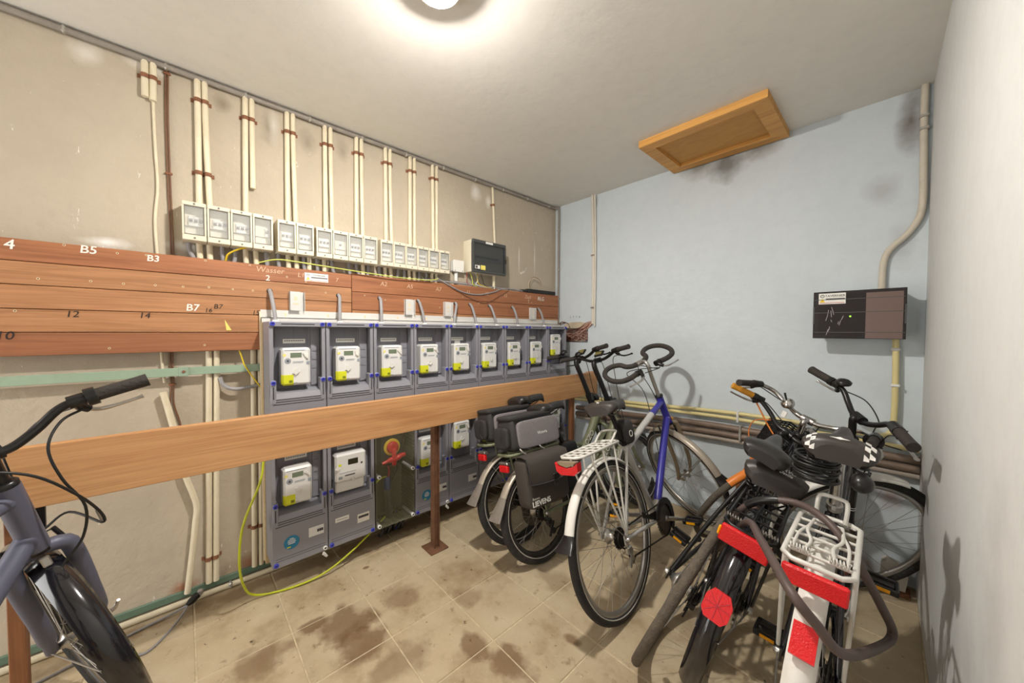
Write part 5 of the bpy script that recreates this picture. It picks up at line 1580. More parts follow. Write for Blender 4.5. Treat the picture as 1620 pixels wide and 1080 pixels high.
    mb.tube(smooth_path([HT - u * 0.02, HT + u * tz * 0.5, top, clamp], 5), [g.get('stem_r', 0.014)] * 16, 12)
    mb.cyl(clamp - Vector((0.026, 0, 0)), clamp + Vector((0.026, 0, 0)), 0.019, 14)
    B(mb, 'stem', g['stem'])
    HALF = {'flat': [(0, 0, 0), (0.05, 0.0, 0.0), (0.10, 0.0, 0.015), (0.16, -0.01, 0.04), (0.20, -0.022, 0.046), (0.305, -0.055, 0.048)],
            'riser': [(0, 0, 0), (0.04, 0.0, 0.0), (0.09, 0.0, 0.025), (0.14, -0.008, 0.060), (0.19, -0.02, 0.068), (0.315, -0.055, 0.070)],
            'city': [(0, 0, 0), (0.05, 0.008, 0.0), (0.12, 0.02, 0.025), (0.19, 0.01, 0.060), (0.235, -0.035, 0.072), (0.255, -0.09, 0.072), (0.275, -0.20, 0.065)],
            'swept': [(0, 0, 0), (0.06, 0.0, 0.0), (0.12, -0.01, 0.03), (0.18, -0.03, 0.055), (0.22, -0.06, 0.060), (0.29, -0.14, 0.058)],
            'butterfly': [(0, 0, 0), (0.05, 0.005, 0), (0.085, 0.03, 0.0), (0.10, 0.075, 0.0), (0.145, 0.10, 0.0), (0.20, 0.095, 0.0), (0.245, 0.05, 0.0), (0.25, -0.02, 0.0), (0.215, -0.07, 0.0), (0.16, -0.085, 0.0), (0.10, -0.08, 0.0)]}[g['bar_kind']]
    bt = Matrix.Rotation(g['bar_tilt'], 3, 'X')
    half = smooth_path(HALF, 6)
    hw = [clamp + bt @ Vector(p) for p in half]
    mir = [clamp + bt @ Vector((-p[0], p[1], p[2])) for p in half]
    mb = MB(S); mb.tube(list(reversed(mir[1:])) + hw, 0.0112, 12); hb_ = B(mb, 'handlebar', g['bar'])
    for side, path in ((1, hw), (-1, mir)):
        # grip along the last stretch
        tot, gl = 0.0, (0.125 if g['bar_kind'] != 'butterfly' else 0.60)
        gl = g.get('grip_len', gl)
        seg = [path[-1]]
        for q in range(len(path) - 2, -1, -1):
            d_ = (path[q] - path[q + 1]).length
            if tot + d_ > gl:
                seg.append(path[q + 1] + (path[q] - path[q + 1]) * ((gl - tot) / d_)); break
            tot += d_
            seg.append(path[q])
        end_dir = (seg[0] - seg[1]).normalized()
        seg[0] = seg[0] + end_dir * 0.003
        mb = MB(S); gr = g.get('grip_r', 0.0165); nn = len(seg)
        mb.tube(seg, [gr * (1.06 if i in (0, nn - 1) else 1.0) for i in range(nn)], 14)
        gp = B(mb, 'grip', g['grip'])
        if g['levers']:
            inner = seg[-1] if g['bar_kind'] != 'butterfly' else seg[0]
            axd = (seg[0] - seg[-1]).normalized() if g['bar_kind'] != 'butterfly' else Vector((side * 0.8, -0.2, 0)).normalized()
            fwd = Vector((0, 0, 1)).cross(axd) * side
            fwd = fwd.normalized()
            if g['bar_kind'] == 'butterfly':
                fwd = Vector((0, -1, 0)); axd = Vector((side, 0.1, 0)).normalized()
            c0 = inner - axd * 0.022
            mb = MB(S); mb.cyl(c0 - axd * 0.016, c0 + axd * 0.016, 0.0185, 14); mb.tube([c0, c0 + fwd * 0.018 - Vector((0, 0, 0.020)), c0 + fwd * 0.028 - Vector((0, 0, 0.034)) + axd * 0.012], [0.014, 0.012, 0.011], 10)
            lv = B(mb, 'brake_mount', m_blackmetal)
            mb = MB(S); mb.tube(smooth_path([c0 + fwd * 0.027 - Vector((0, 0, 0.034)) + axd * 0.012, c0 + fwd * 0.042 - Vector((0, 0, 0.046)) + axd * 0.035, c0 + fwd * 0.043 - Vector((0, 0, 0.049)) + axd * 0.08, c0 + fwd * 0.038 - Vector((0, 0, 0.047)) + axd * 0.125], 5), [0.006] * 8 + [0.005] * 7 + [0.0065], 8, flat=1.5)
            B(mb, 'brake_lever', g.get('lever_m', m_alu), lv)
            # shifter barrel
            mb = MB(S); mb.cyl(c0 + axd * 0.018, c0 + axd * 0.040 if g['bar_kind'] != 'butterfly' else c0 + axd * 0.02, g.get('shifter_r', 0.0205), 14); B(mb, 'shifter', m_blackmetal, lv)
            # cable
            st_ = c0 + fwd * 0.03 - Vector((0, 0, 0.018)) - axd * 0.012
            hx_ = Vector((side * 0.03, 0, 0))
            if side == 1 or k == 'step':
                end = HB - u * 0.04 + nf * 0.045 + Vector((0.02, 0, 0))
            else:
                end = (j_low + BBp) * 0.5 + Vector((-0.02, 0.03, 0.02))
            pts = [S @ st_, S @ (st_ - axd * 0.07 + fwd * 0.05 + Vector((0, 0, -0.01))), S @ (clamp + Vector((side * 0.05, 0.12, -0.02))), S @ (HT + nf * 0.09 + hx_ + Vector((0, 0, 0.02))), (S @ end) if (side == 1 or k == 'step') else end]
            mb = MB(); mb.tube(smooth_path(pts, 6), 0.0026, 6); B(mb, 'brake_cable', m_cable)
    # ---- crank, pedals, chain
    ca = g['crank_a']
    cr_r = g.get('ring_r', 0.085)
    mb = MB()
    cx_ = 0.048
    mb.lathe([(cr_r, -0.0015), (cr_r, 0.0015)], BBp + Vector((cx_, 0, 0)), (1, 0, 0), 40); mb.lathe([(cr_r * 0.82, -0.004), (cr_r * 0.82, 0.004)], BBp + Vector((cx_, 0, 0)), (1, 0, 0), 32)
    for q in range(36):
        p = pol(BBp, cr_r + 0.003, 2 * PI * q / 36, cx_)
        mb.box(p, (0.003, 0.006, 0.006))
    B(mb, 'chainring', m_chainblack if g['crank'] is m_blackmetal else m_sprocket)
    for s in (-1, 1):
        a = ca if s > 0 else ca + PI
        e = pol(BBp, 0.170, a, s * 0.075)
        mb = MB(); mb.tube([BBp + Vector((s * 0.055, 0, 0)), pol(BBp, 0.02, a, s * 0.062), e], [0.015, 0.013, 0.010], 10); mb.lathe([(0.014, 0), (0.014, 0.008)], BBp + Vector((s * 0.062, 0, 0)), (s, 0, 0), 12)
        ck = B(mb, 'crank', g['crank'])
        pc = e + Vector((s * 0.060, 0, 0))
        mb = MB()
        mb.cyl(e, pc + Vector((s * 0.04, 0, 0)), 0.006, 8)
        for q in (-1, 1):
            mb.box(pc + Vector((0, q * 0.038, 0)), (0.088, 0.010, 0.022), 0.003)
            mb.box(pc + Vector((q * 0.040, 0, 0)), (0.010, 0.076, 0.020), 0.003)
        mb.box(pc, (0.07, 0.022, 0.018), 0.003)
        pd = B(mb, 'pedal', m_blackmetal)
        for q in (-1, 1):
            mb = MB(); mb.box(pc + Vector((0, q * 0.0435, 0)), (0.045, 0.002, 0.012)); B(mb, 'pedal_reflector', m_amber, pd)
    mb = MB()
    cog = 0.045 if g['gears'] else 0.036
    ncog = 7 if g['gears'] else 1
    for q in range(ncog):
        rr = cog - 0.0035 * q
        x = 0.026 + 0.0045 * q
        mb.lathe([(rr, -0.0009), (rr, 0.0009)], RH + Vector((x, 0, 0)), (1, 0, 0), 26)
        for z in range(20):
            mb.box(pol(RH, rr + 0.002, 2 * PI * z / 20, x), (0.0018, 0.004, 0.004))
    mb.cyl(RH + Vector((0.024, 0, 0)), RH + Vector((0.024 + 0.0045 * ncog, 0, 0)), 0.016, 12)
    B(mb, 'sprockets', m_chainblack if g['gears'] else m_sprocket)
    rc = cog * 0.75
    xa, xb = 0.040, cx_
    loop = [pol(RH, rc, PI * (0.5 + k / 10), xa) for k in range(0, 11)]
    if g['gears']:
        dpt = RH + Vector((xa, 0.03, -0.10))
        loop = [pol(RH, rc, PI * (0.5 + k / 10), xa) for k in range(0, 9)] + [dpt + Vector((0, -0.02, 0.05)), dpt + Vector((0, 0.012, 0.0)), dpt + Vector((0, 0.03, -0.03)), dpt + Vector((0, 0.06, -0.012))]
    loop += [pol(BBp, cr_r, PI * (-0.5 + k / 10), xb) for k in range(0, 11)]
    mb = MB(); mb.tube(loop, 0.0042, 6, closed=True); B(mb, 'chain', m_chainblack)
    if g['gears']:
        mb = MB()
        d0 = RH + Vector((0.052, 0.012, -0.035))
        mb.tube([RH + Vector((0.06, 0, 0)), d0], 0.010, 8); mb.box(d0 + Vector((0, 0.01, -0.02)), (0.022, 0.04, 0.035), 0.006)
        mb.box(dpt + Vector((0.006, 0.012, 0.0)), (0.006, 0.020, 0.085), 0.003, Matrix.Rotation(-0.5, 3, 'X')); mb.lathe([(0.018, -0.003), (0.018, 0.003)], dpt + Vector((0, 0.03, -0.018)), (1, 0, 0), 14); mb.lathe([(0.018, -0.003), (0.018, 0.003)], dpt + Vector((0, 0.005, 0.03)), (1, 0, 0), 14)
        B(mb, 'derailleur', m_alu if g['crank'] is m_alu else m_blackmetal)
    if g['chain_guard']:
        mb = MB(); out = [pol(BBp, 0.108, PI * (-0.28 + k * 0.12)) for k in range(11)] + [RH + Vector((0, 0.20, 0.050)), RH + Vector((0, 0.20, 0.022)), pol(BBp, 0.075, PI * 0.92)] + [pol(BBp, 0.075, PI * (0.92 - k * 0.12)) for k in range(1, 11)]
        mb.prism([(p.y, p.z) for p in out], (0, 1, 0), (0, 0, 1), (1, 0, 0), (0.052, 0, 0), 0.008); B(mb, 'chain_guard', g['chain_guard'])
    # ---- brakes
    if g.get('vbrake', True):
        for nm, c_, M_, up_, pos in (('front_brake', FH, S, u, base + u * (r - 2 * tr + 0.03)),):
            mb = MB(M_)
            for s in (-1, 1):
                mb.tube(smooth_path([pos + Vector((s * 0.05, 0.02, -0.03)) - u * 0.0 + nf * 0.018, pos + Vector((s * 0.056, 0.0, 0.02)) + nf * 0.03, pos + Vector((s * 0.046, 0, 0.075)) + nf * 0.03], 4), 0.006, 8)
            mb.tube([pos + Vector((-0.046, 0, 0.072)) + nf * 0.03, pos + Vector((0.046, 0, 0.072)) + nf * 0.03], 0.002, 6)
            B(mb, nm, m_blackmetal)
    return root, dict(brake=base + u * (r - 2 * tr + 0.03), RH=RH, FH=FH, HB=HB, HT=HT, S=S, BB=BBp, ST=ST, sc=sc_, clamp=clamp, u=u, nf=nf, B=B, j_low=j_low, r=r, saddle=sad, frame=fr_, r_cfg=g, hb=hb_, hw=hw, mir=mir)

def rack(root, K, z, y0, y1, w, m, rod=0.0045, hoop=True, legs=None, slats=3, nlong=0, struts=True, rear_bar=True):
    """luggage carrier: outer loop, cross rods, legs to the axle"""
    B = K['B']
    mb = MB()
    hw = w / 2
    loop = [(-hw, y1, z), (-hw, y0 + 0.02, z), (-hw + 0.02, y0, z), (hw - 0.02, y0, z), (hw, y0 + 0.02, z), (hw, y1, z), (hw - 0.02, y1 + 0.02, z), (-hw + 0.02, y1 + 0.02, z)]
    mb.tube(loop, rod * 1.25, 8, closed=True)
    rk = B(mb, 'luggage_rack', m)
    mb = MB()
    for k in range(slats):
        yy = y0 + (y1 - y0) * (k + 1) / (slats + 1)
        mb.tube([(-hw, yy, z), (hw, yy, z)], rod * 0.85, 8)
    for k in range(nlong):
        xx = -hw + w * (k + 1) / (nlong + 1)
        mb.tube([(xx, y0, z), (xx, y1 + 0.02, z)], rod * 0.85, 8)
    B(mb, 'cross_rods', m, rk)
    if hoop:
        mb = MB(); mb.tube(smooth_path([(-hw * 0.5, y1 + 0.01, z), (-hw * 0.5, y1 + 0.02, z + 0.05), (-hw * 0.35, y1 + 0.022, z + 0.065), (hw * 0.35, y1 + 0.022, z + 0.065), (hw * 0.5, y1 + 0.02, z + 0.05), (hw * 0.5, y1 + 0.01, z)], 4), rod * 1.1, 8); B(mb, 'end_hoop', m, rk)
    mb = MB()
    for s in (-1, 1):
        ax = K['RH'] + Vector((s * 0.072, 0, 0.02))
        for yy in (legs or (y0 + 0.07, y0 + 0.17)):
            mb.tube(smooth_path([(s * hw, yy, z), (s * (hw + 0.004), yy * 0.9, z - 0.08), ax], 3), rod, 8)
        if struts:
            mb.tube([(s * hw * 0.8, y1, z), K['ST'] + Vector((s * 0.016, -0.01, -0.05))], rod * 0.8, 6)
    B(mb, 'legs', m, rk)
    return rk
def follow(root, name, label, cat, group=None):
    """a thing that rides on a bicycle: own top-level object with the bicycle's pose"""
    t = thing(name, root.location, label, cat, group)
    t.rotation_mode = 'QUATERNION'
    t.rotation_quaternion = root.rotation_quaternion
    return t

def soft_box(mb, c, size, n=6, p=4.0, taper=0.0, M=None):
    """superellipsoid-like padded box"""
    hx, hy, hz = (s / 2 for s in size)
    rows = []
    nu, nv = 28, 14
    f = lambda v, e: math.copysign(abs(v) ** e, v)
    e = 2.0 / p
    for i in range(nv + 1):
        t = -PI / 2 + PI * i / nv
        row = []
        for j in range(nu):
            a = 2 * PI * j / nu
            z = f(math.sin(t), e)
            k = 1 - taper * (z * 0.5 + 0.5)
            row.append(Vector(c) + Vector((hx * k * f(math.cos(t), e) * f(math.cos(a), e), hy * k * f(math.cos(t), e) * f(math.sin(a), e), hz * z)))
        rows.append(row + [row[0]])
    mb.grid(rows)
    return mb

def trunk_bag(root, label, z, y0, y1, w, h):
    t = follow(root, 'trunk_bag', label, 'bag')
    cy, ly = (y0 + y1) / 2, y1 - y0
    B = lambda mb, nm, m, par=t: mb.build(nm, m, par, local=True)
    mb = MB(); soft_box(mb, (0, cy, z + h / 2), (w, ly, h), p=7, taper=0.10); body = B(mb, 'body', m_bagblack)
    for s in (-1, 1):
        mb = MB(); soft_box(mb, (s * (w / 2 - 0.002), cy + ly * 0.05, z + h * 0.45), (0.024, ly * 0.88, h * 0.82), p=7); B(mb, 'side_pocket', m_felt)
    mb = MB(); soft_box(mb, (0, cy, z + h * 0.97), (w * 0.92, ly * 0.94, 0.03), p=6); B(mb, 'lid', m_bagblack)
    mb = MB(); mb.tube(smooth_path([(w * 0.46, y0 + 0.03, z + h * 0.88), (w * 0.47, cy, z + h * 0.90), (w * 0.46, y1 - 0.02, z + h * 0.88)], 4), 0.004, 6); B(mb, 'zip', m_blackmetal)
    mb = MB(); soft_box(mb, (0, y0 - 0.006, z + h * 0.42), (w * 0.72, 0.03, h * 0.62), p=5); B(mb, 'end_pocket', m_bagblack)
    mb = MB(); mb.tube(smooth_path([(0.02, y0 - 0.022, z + h * 0.75), (0.045, y0 - 0.04, z + h * 0.55), (0.03, y0 - 0.04, z + h * 0.35), (0.05, y0 - 0.03, z + h * 0.15)], 4), 0.0025, 6); B(mb, 'drawcord', m_cable)
    lettering('lettering', 'Victoria', m_white, (w / 2 + 0.0105, cy + ly * 0.10, z + h * 0.42), (0, 1, 0), (0, 0, 1), 0.024, t, local=True)
    return t

# ---- two olive folding-wheel e-bikes beside the meters
EB = dict(r=0.272, tr=0.024, wb=1.05, ha=71, lf=0.36, hl=0.17, bb=(0.43, 0.27), kind='step', dt=0.032, frame=m_olive, fork=m_olive, rim=m_rim_dark, stripe=True, bar=m_blackmetal, bar_fwd=0.065, bar_kind='flat', saddle_w=0.17, saddle_l=0.26, saddle_y=0.165,
          saddle_m=m_saddle_shine, nsp=32, rear_hub=0.024, crank=m_blackmetal, lever_m=m_blackmetal, stem_r=0.019, seat_frac=0.50, post_r=0.0155, crank_a=-0.6, ring_r=0.075, saddle_tilt=0.05,
          rear_guard=dict(m=m_greyguard, w=0.058, a0=30, a1=150, gap=0.016, flap=(m_flapgrey, 0.115)), front_guard=dict(m=m_olive, w=0.055, a0=70, a1=195))
def ebike(over, bag_label):
    c = dict(EB); c.update(over)
    root, K = bicycle(c)
    B = K['B']
    rack(root, K, 0.625, -0.20, 0.17, 0.13, m_olive, rod=0.0068, hoop=False, slats=4, legs=(-0.06,))
    mb = MB(); mb.box((0, -0.205, 0.555), (0.075, 0.022, 0.038), 0.006); tl = B(mb, 'tail_light', m_redrefl)
    mb = MB(); mb.box((0, -0.199, 0.583), (0.080, 0.028, 0.016), 0.005); B(mb, 'light_cap', m_alu, tl)
    mb = MB(); soft_box(mb, (0, 0.30, 0.46), (0.09, 0.15, 0.30), p=6); bt = B(mb, 'battery', m_blackmetal)
    mb = MB(); mb.box((0.0455, 0.29, 0.53), (0.002, 0.055, 0.022)); B(mb, 'battery_label', m_white, bt)
    # motor hub disc
    mb = MB(); mb.lathe([(0.085, -0.002), (0.085, 0.002)], K['RH'] + Vector((-0.045, 0, 0)), (1, 0, 0), 32); B(mb, 'brake_disc', m_sprocket)
    # display, bell
    S = K['S']
    cl = K['clamp']
    mb = MB(S); mb.box(cl + Vector((0.03, -0.01, 0.045)), (0.075, 0.055, 0.018), 0.006, Matrix.Rotation(0.7, 3, 'X')); dp = B(mb, 'display', m_blackmetal)
    mb = MB(S); mb.box(cl + Vector((0.03, -0.017, 0.052)), (0.058, 0.038, 0.006), 0.002, Matrix.Rotation(0.7, 3, 'X')); B(mb, 'screen', m_display, dp)
    mb = MB(S); mb.lathe([(0.032, 0), (0.034, 0.012), (0.022, 0.026), (0.003, 0.031)], cl + Vector((-0.16, -0.005, 0.065)), (0, -0.2, 1), 18); B(mb, 'bell', m_blackmetal)
    mb = MB(S); mb.lathe([(0.020, 0.0), (0.024, 0.02), (0.026, 0.035)], K['HT'] + K['nf'] * 0.04 + K['u'] * 0.02, (0, 1, 0.1), 16); hl_ = B(mb, 'head_lamp', m_blackmetal)
    mb = MB(S); mb.lathe([(0.024, 0.034), (0.02, 0.038)], K['HT'] + K['nf'] * 0.04 + K['u'] * 0.02, (0, 1, 0.1), 16); B(mb, 'lens', m_lamp, hl_)
    # stem latch and folding collar
    mb = MB(S); mb.cyl(K['HT'] + K['u'] * 0.012, K['HT'] + K['u'] * 0.075, 0.026, 14); mb.box(K['HT'] + K['u'] * 0.05 + Vector((0.028, 0, 0)), (0.012, 0.03, 0.06), 0.004); B(mb, 'stem_collar', m_blackmetal)
    # lettering on the big down tube
    a, b = K['j_low'], K['BB']
    d = (a - b).normalized()
    mid = b + (a - b) * 0.56
    up_ = d.cross(Vector((1, 0, 0))).normalized()
    lettering('lettering', 'VELOZO', m_white, mid + Vector((0.0332, 0, 0.012)), d, -up_ if up_.z < 0 else up_, 0.055, K['frame'], local=True, depth=0.0008)
    tag_ = trunk_bag(root, bag_label, 0.640, -0.19, 0.17, 0.175, 0.185)
    return root, K
far, KF = ebike(dict(label='olive step-through e-bike closest to the meters, carrying only a grey trunk bag', x=0.755, y=1.495, head=-0.10, lean=-0.205, steer=0.02, saddle_h=0.888, bar_h=1.112), 'grey and black trunk bag on the e-bike closest to the meters')
near, KN = ebike(dict(label='olive step-through e-bike with a dark pannier beside its rear wheel', x=0.972, y=1.480, head=-0.06, lean=-0.215, steer=0.02, saddle_h=0.872, bar_h=1.112), 'grey and black trunk bag above the dark pannier')
# pannier of the near e-bike
pn = follow(near, 'pannier_bag', 'dark canvas pannier with a buckled flap hanging beside the e-bike wheel', 'bag')
B = lambda mb, nm, m, par=pn: mb.build(nm, m, par, local=True)
px_, py_, pz_ = 0.135, -0.055, 0.485
mb = MB(); soft_box(mb, (px_, py_, pz_), (0.105, 0.30, 0.255), p=9, taper=-0.03); B(mb, 'body', m_pannier)
mb = MB()
rows = []
for i in range(9):
    f = i / 8
    if f < 0.5:
        x = px_ - 0.055 + 0.117 * f / 0.5; z = pz_ + 0.128 + 0.012 * math.sin(PI * f / 0.5)
    else:
        x = px_ + 0.062 + 0.012 * math.sin((f - 0.5) * PI * 1.6); z = pz_ + 0.128 - 0.125 * (f - 0.5) / 0.5
    rows.append([Vector((x, py_ - 0.152 + 0.304 * j / 6, z - (0.012 * math.sin(PI * j / 6) if f > 0.9 else 0))) for j in range(7)])
rows2 = [[p + Vector((0.004 if i > 4 else 0, 0, 0.004 if i <= 4 else 0)) for p in row] for i, row in enumerate(rows)]
ring = [rows[i] for i in range(9)]
mb.grid(rows2); mb.grid([list(reversed(r_)) for r_ in rows])
mb.grid([rows[8], rows2[8]]); mb.grid([[r_[0] for r_ in rows2], [r_[0] for r_ in rows]]); mb.grid([[r_[-1] for r_ in rows], [r_[-1] for r_ in rows2]])
fl = B(mb, 'flap', m_pannier)
mb = MB(); mb.tube([p_ + Vector((0.003, 0, 0)) for p_ in rows2[8]], 0.0042, 6); B(mb, 'flap_binding', m_bagblack, fl)
mb = MB(); mb.tube([r_[0] for r_ in rows2[4:]], 0.0035, 6); B(mb, 'flap_binding', m_bagblack, fl)
mb = MB(); mb.box((px_ + 0.072, py_ + 0.03, pz_ + 0.012), (0.008, 0.034, 0.095), 0.003); bk = B(mb, 'buckle_strap', m_bagblack)
mb = MB(); mb.box((px_ + 0.078, py_ + 0.03, pz_ + 0.008), (0.008, 0.042, 0.035), 0.003); B(mb, 'buckle', m_blackmetal, bk)
for yy in (-0.09, 0.05):
    mb = MB(); mb.tube(smooth_path([(px_ - 0.05, py_ + yy, pz_ + 0.168), (px_ - 0.03, py_ + yy, pz_ + 0.153), (px_ + 0.0, py_ + yy, pz_ + 0.144)], 4), 0.005, 8); B(mb, 'hook', m_alu)
ltr = Vector((px_ + 0.0545, py_ - 0.075, pz_ - 0.098))
lettering('lettering', 'LIEVENS', m_white, ltr, (0, 1, 0), (0, 0, 1), 0.036, pn, local=True, depth=0.001, bold=0.0008)
lettering('lettering', 'Fietsen', m_white, ltr + Vector((0, -0.035, 0.026)), (0, 1, 0), (0, 0, 1), 0.017, pn, local=True, depth=0.001)

# ---- silver and blue trekking bike
root, K = bicycle(dict(label='silver and blue trekking bicycle with butterfly handlebars in the middle', x=1.49, y=1.469, head=0.045, lean=-0.226, steer=1.05, saddle_h=0.965, bar_h=1.150, bar_kind='butterfly', kind='trek', frame=m_silverpaint, fork=m_bronzefork,
    top_split=(m_bluepaint, m_silverpaint), down_cover=m_bluepaint, rim=m_alu, bar=m_alu, stem=m_alu, grip=m_grip, grip_r=0.0165, grip_len=0.56, saddle_w=0.185, saddle_l=0.26, crank_a=-0.35, dt=0.021, hl=0.19, lf=0.42, tyre=m_tyre, stripe=True, saddle_y=0.155, bar_fwd=0.08, bar_tilt=0.7, stem_r=0.0125, lean_=0,
    rear_guard=dict(m=m_whiteguard, w=0.050, a0=25, a1=158, flap=(m_blackmetal, 0.06)), front_guard=dict(m=m_greyguard, w=0.050, a0=75, a1=178, flap=(m_blackmetal, 0.07)), chain_guard=m_blackmetal, nsp=32, post=m_blackmetal, seat_frac=0.72))
B = K['B']
rack(root, K, 0.765, -0.235, 0.10, 0.115, m_whiterack, rod=0.0050, hoop=False, slats=6, nlong=2, legs=(-0.15, -0.05, 0.05))
mb = MB(); mb.tube(smooth_path([(-0.045, 0.05, 0.768), (-0.045, 0.10, 0.800), (-0.035, 0.13, 0.815), (0.035, 0.13, 0.815), (0.045, 0.10, 0.800), (0.045, 0.05, 0.768)], 4), 0.0055, 8); B(mb, 'end_hoop', m_whiterack)
mb = MB(); mb.prism([(-0.060, 0.010), (-0.040, -0.004), (0, -0.014), (0.040, -0.004), (0.060, 0.010), (0.056, -0.026), (0.035, -0.042), (-0.035, -0.042), (-0.056, -0.026)], (1, 0, 0), (0, 0, 1), (0, -1, 0), (0, -0.236, 0.742), 0.030); tl = B(mb, 'tail_light', m_redrefl)
mb = MB(); mb.prism([(-0.050, 0.012), (0.050, 0.012), (0.036, 0.0), (0, -0.010), (-0.036, 0.0)], (1, 0, 0), (0, 0, 1), (0, -1, 0), (0, -0.236, 0.742), 0.028); B(mb, 'light_lens', m_bronzefork, tl)
mb = MB(); mb.box(K['HB'] + Vector((0, 0.04, 0.02)), (0.03, 0.012, 0.02), 0.004); B(mb, 'amber_lamp', m_amber)
mb = MB(); soft_box(mb, (0, 0.28, 0.78), (0.085, 0.09, 0.13), p=4); sb_ = B(mb, 'saddle_pouch', m_bagblack)
lettering('lettering', 'O', m_white, (0.0425, 0.27, 0.77), (0, 1, 0), (0, 0, 1), 0.05, sb_, local=True, depth=0.001)
lettering('lettering', 'ba', m_white, on_roll(K['r_cfg'], 0.0, 0.45, 0.003), (1, 0, 0), (0, 0.6, 0.8), 0.018, K['saddle'], local=True)
d = (K['HB'] - K['ST']).normalized()

# ---- orange and black bicycle, deepest lean
root, K = bicycle(dict(label='orange and black bicycle with amber grips leaning hardest, bare rear tyre', x=1.617, y=1.408, head=0.058, lean=0.408, steer=-0.45, r=0.335, tr=0.017, wb=1.0, saddle_h=0.980, bar_h=0.872, bar_fwd=0.05, kind='trek', frame=m_blackmetal, top_split=(m_orange, m_blackmetal), fork=m_orange, rim=m_alu,
    tyre=m_tyre_dusty, bar=m_blackmetal, bar_kind='swept', grip=m_yellowgrip, saddle_m=m_saddle_shine, saddle_w=0.15, saddle_l=0.29, saddle_t=0.045, crank=m_blackmetal, crank_a=2.3, front_guard=dict(m=m_orange, w=0.044, a0=40, a1=152), amber=(math.radians(215),), dt=0.017, hl=0.13, saddle_y=0.13))
B = K['B']
# black wire basket on the handlebar
S = K['S']; cl = K['clamp']
mb = MB(S)
bw, bd, bh_ = 0.13, 0.20, 0.17
c0 = cl + Vector((0, 0.05, -0.10))
for q in range(15):
    z = -bh_ / 2 + bh_ * q / 14
    k = 0.85 + 0.15 * q / 14
    mb.tube([c0 + Vector((-bw * k, 0, z)), c0 + Vector((bw * k, 0, z)), c0 + Vector((bw * k, bd * k, z)), c0 + Vector((-bw * k, bd * k, z))], 0.0055 if q == 14 else 0.0042, 6, closed=True)
for q in range(10):
    x = -bw + 2 * bw * q / 9
    mb.tube([c0 + Vector((x * 0.85, 0, -bh_ / 2)), c0 + Vector((x, 0, bh_ / 2))], 0.003, 5); mb.tube([c0 + Vector((x * 0.85, bd * 0.85, -bh_ / 2)), c0 + Vector((x, bd, bh_ / 2))], 0.003, 5); mb.tube([c0 + Vector((x * 0.85, 0, -bh_ / 2)), c0 + Vector((x * 0.85, bd * 0.85, -bh_ / 2))], 0.003, 5)
for q in range(6):
    y = bd * q / 5
    for s in (-1, 1):
        mb.tube([c0 + Vector((s * bw * 0.85, y * 0.85, -bh_ / 2)), c0 + Vector((s * bw, y, bh_ / 2))], 0.003, 5)
B(mb, 'basket', m_blackmetal)
mb = MB(); mb.tube(smooth_path([S @ (cl + Vector((-0.2, -0.02, 0.03))), S @ (cl + Vector((-0.12, 0.02, -0.03))), S @ (cl + Vector((-0.06, 0.03, -0.06)))], 4), 0.004, 6); B(mb, 'orange_cable', m_orange)
mb = MB(); mb.tube(smooth_path([S @ (cl + Vector((-0.10, 0.0, 0.0))), S @ (cl + Vector((-0.16, 0.0, -0.06))), S @ (cl + Vector((-0.15, 0.02, -0.14))), S @ (cl + Vector((-0.08, 0.02, -0.2)))], 5), 0.0028, 6); B(mb, 'orange_cable', m_orange)

# ---- black city bicycle with the sprung saddle
root, K = bicycle(dict(label='black city bicycle with gloss black mudguard and red hexagonal reflector', x=1.801, y=1.456, head=0.05, lean=0.262, steer=-0.30, r=0.335, tr=0.021, wb=1.04, saddle_h=0.842, bar_h=0.895, kind='mixte', frame=m_blackgloss, fork=m_blackgloss, rim=m_alu, tyre=m_tyre, bar=m_chrome, stem=m_chrome, bar_kind='city', post=m_chrome,
    saddle_w=0.19, saddle_l=0.25, springs=True, saddle_t=0.065, rear_guard=dict(m=m_blackgloss, w=0.066, a0=20, a1=205, depth=0.02, refl=(152, 0.072, 0.085, 'hex')), front_guard=dict(m=m_blackgloss, w=0.06, a0=60, a1=200), saddle_y=0.13, dt=0.018, hl=0.14, lf=0.38, saddle_tilt=-0.05, bar_fwd=0.04, crank_a=2.5))
B = K['B']
rack(root, K, 0.70, -0.20, 0.14, 0.135, m_blackmetal, rod=0.0048, hoop=True, slats=5, nlong=1, legs=(-0.15, -0.08))
mb = MB(); mb.box((0, -0.212, 0.672), (0.135, 0.016, 0.058), 0.004); rf = B(mb, 'rack_reflector', m_redrefl)
mb = MB(); mb.box((-0.070, -0.212, 0.672), (0.008, 0.014, 0.03), 0.003); B(mb, 'amber_end', m_amber, rf)
mb = MB()
for s in (-1, 1):
    pts = [(s * 0.045 + 0.007 * math.cos(a), -0.16 + 0.0, 0.708 + 0.007 * math.sin(a)) for a in [0]]
    mb.tube([(s * 0.05 + 0.022 * (k / 40 - 0.5) * 2, -0.155 + 0.006 * math.cos(k * 0.9), 0.708 + 0.006 * math.sin(k * 0.9)) for k in range(40)], 0.0016, 5)
B(mb, 'clip_spring', m_spoke)
gc_ = K['r_cfg']
lettering('lettering', 'BRAVO', m_white, on_roll(gc_, 0.022, 0.22, 0.003), (1, 0, -0.10), (0, 0.85, 0.5), 0.019, K['saddle'], local=True, shear=0.3)
lettering('lettering', 'Deville', m_white, on_roll(gc_, 0.026, 0.46, 0.003), (1, 0, -0.10), (0, 0.6, 0.8), 0.014, K['saddle'], local=True, shear=0.3)
S = K['S']; cl = K['clamp']
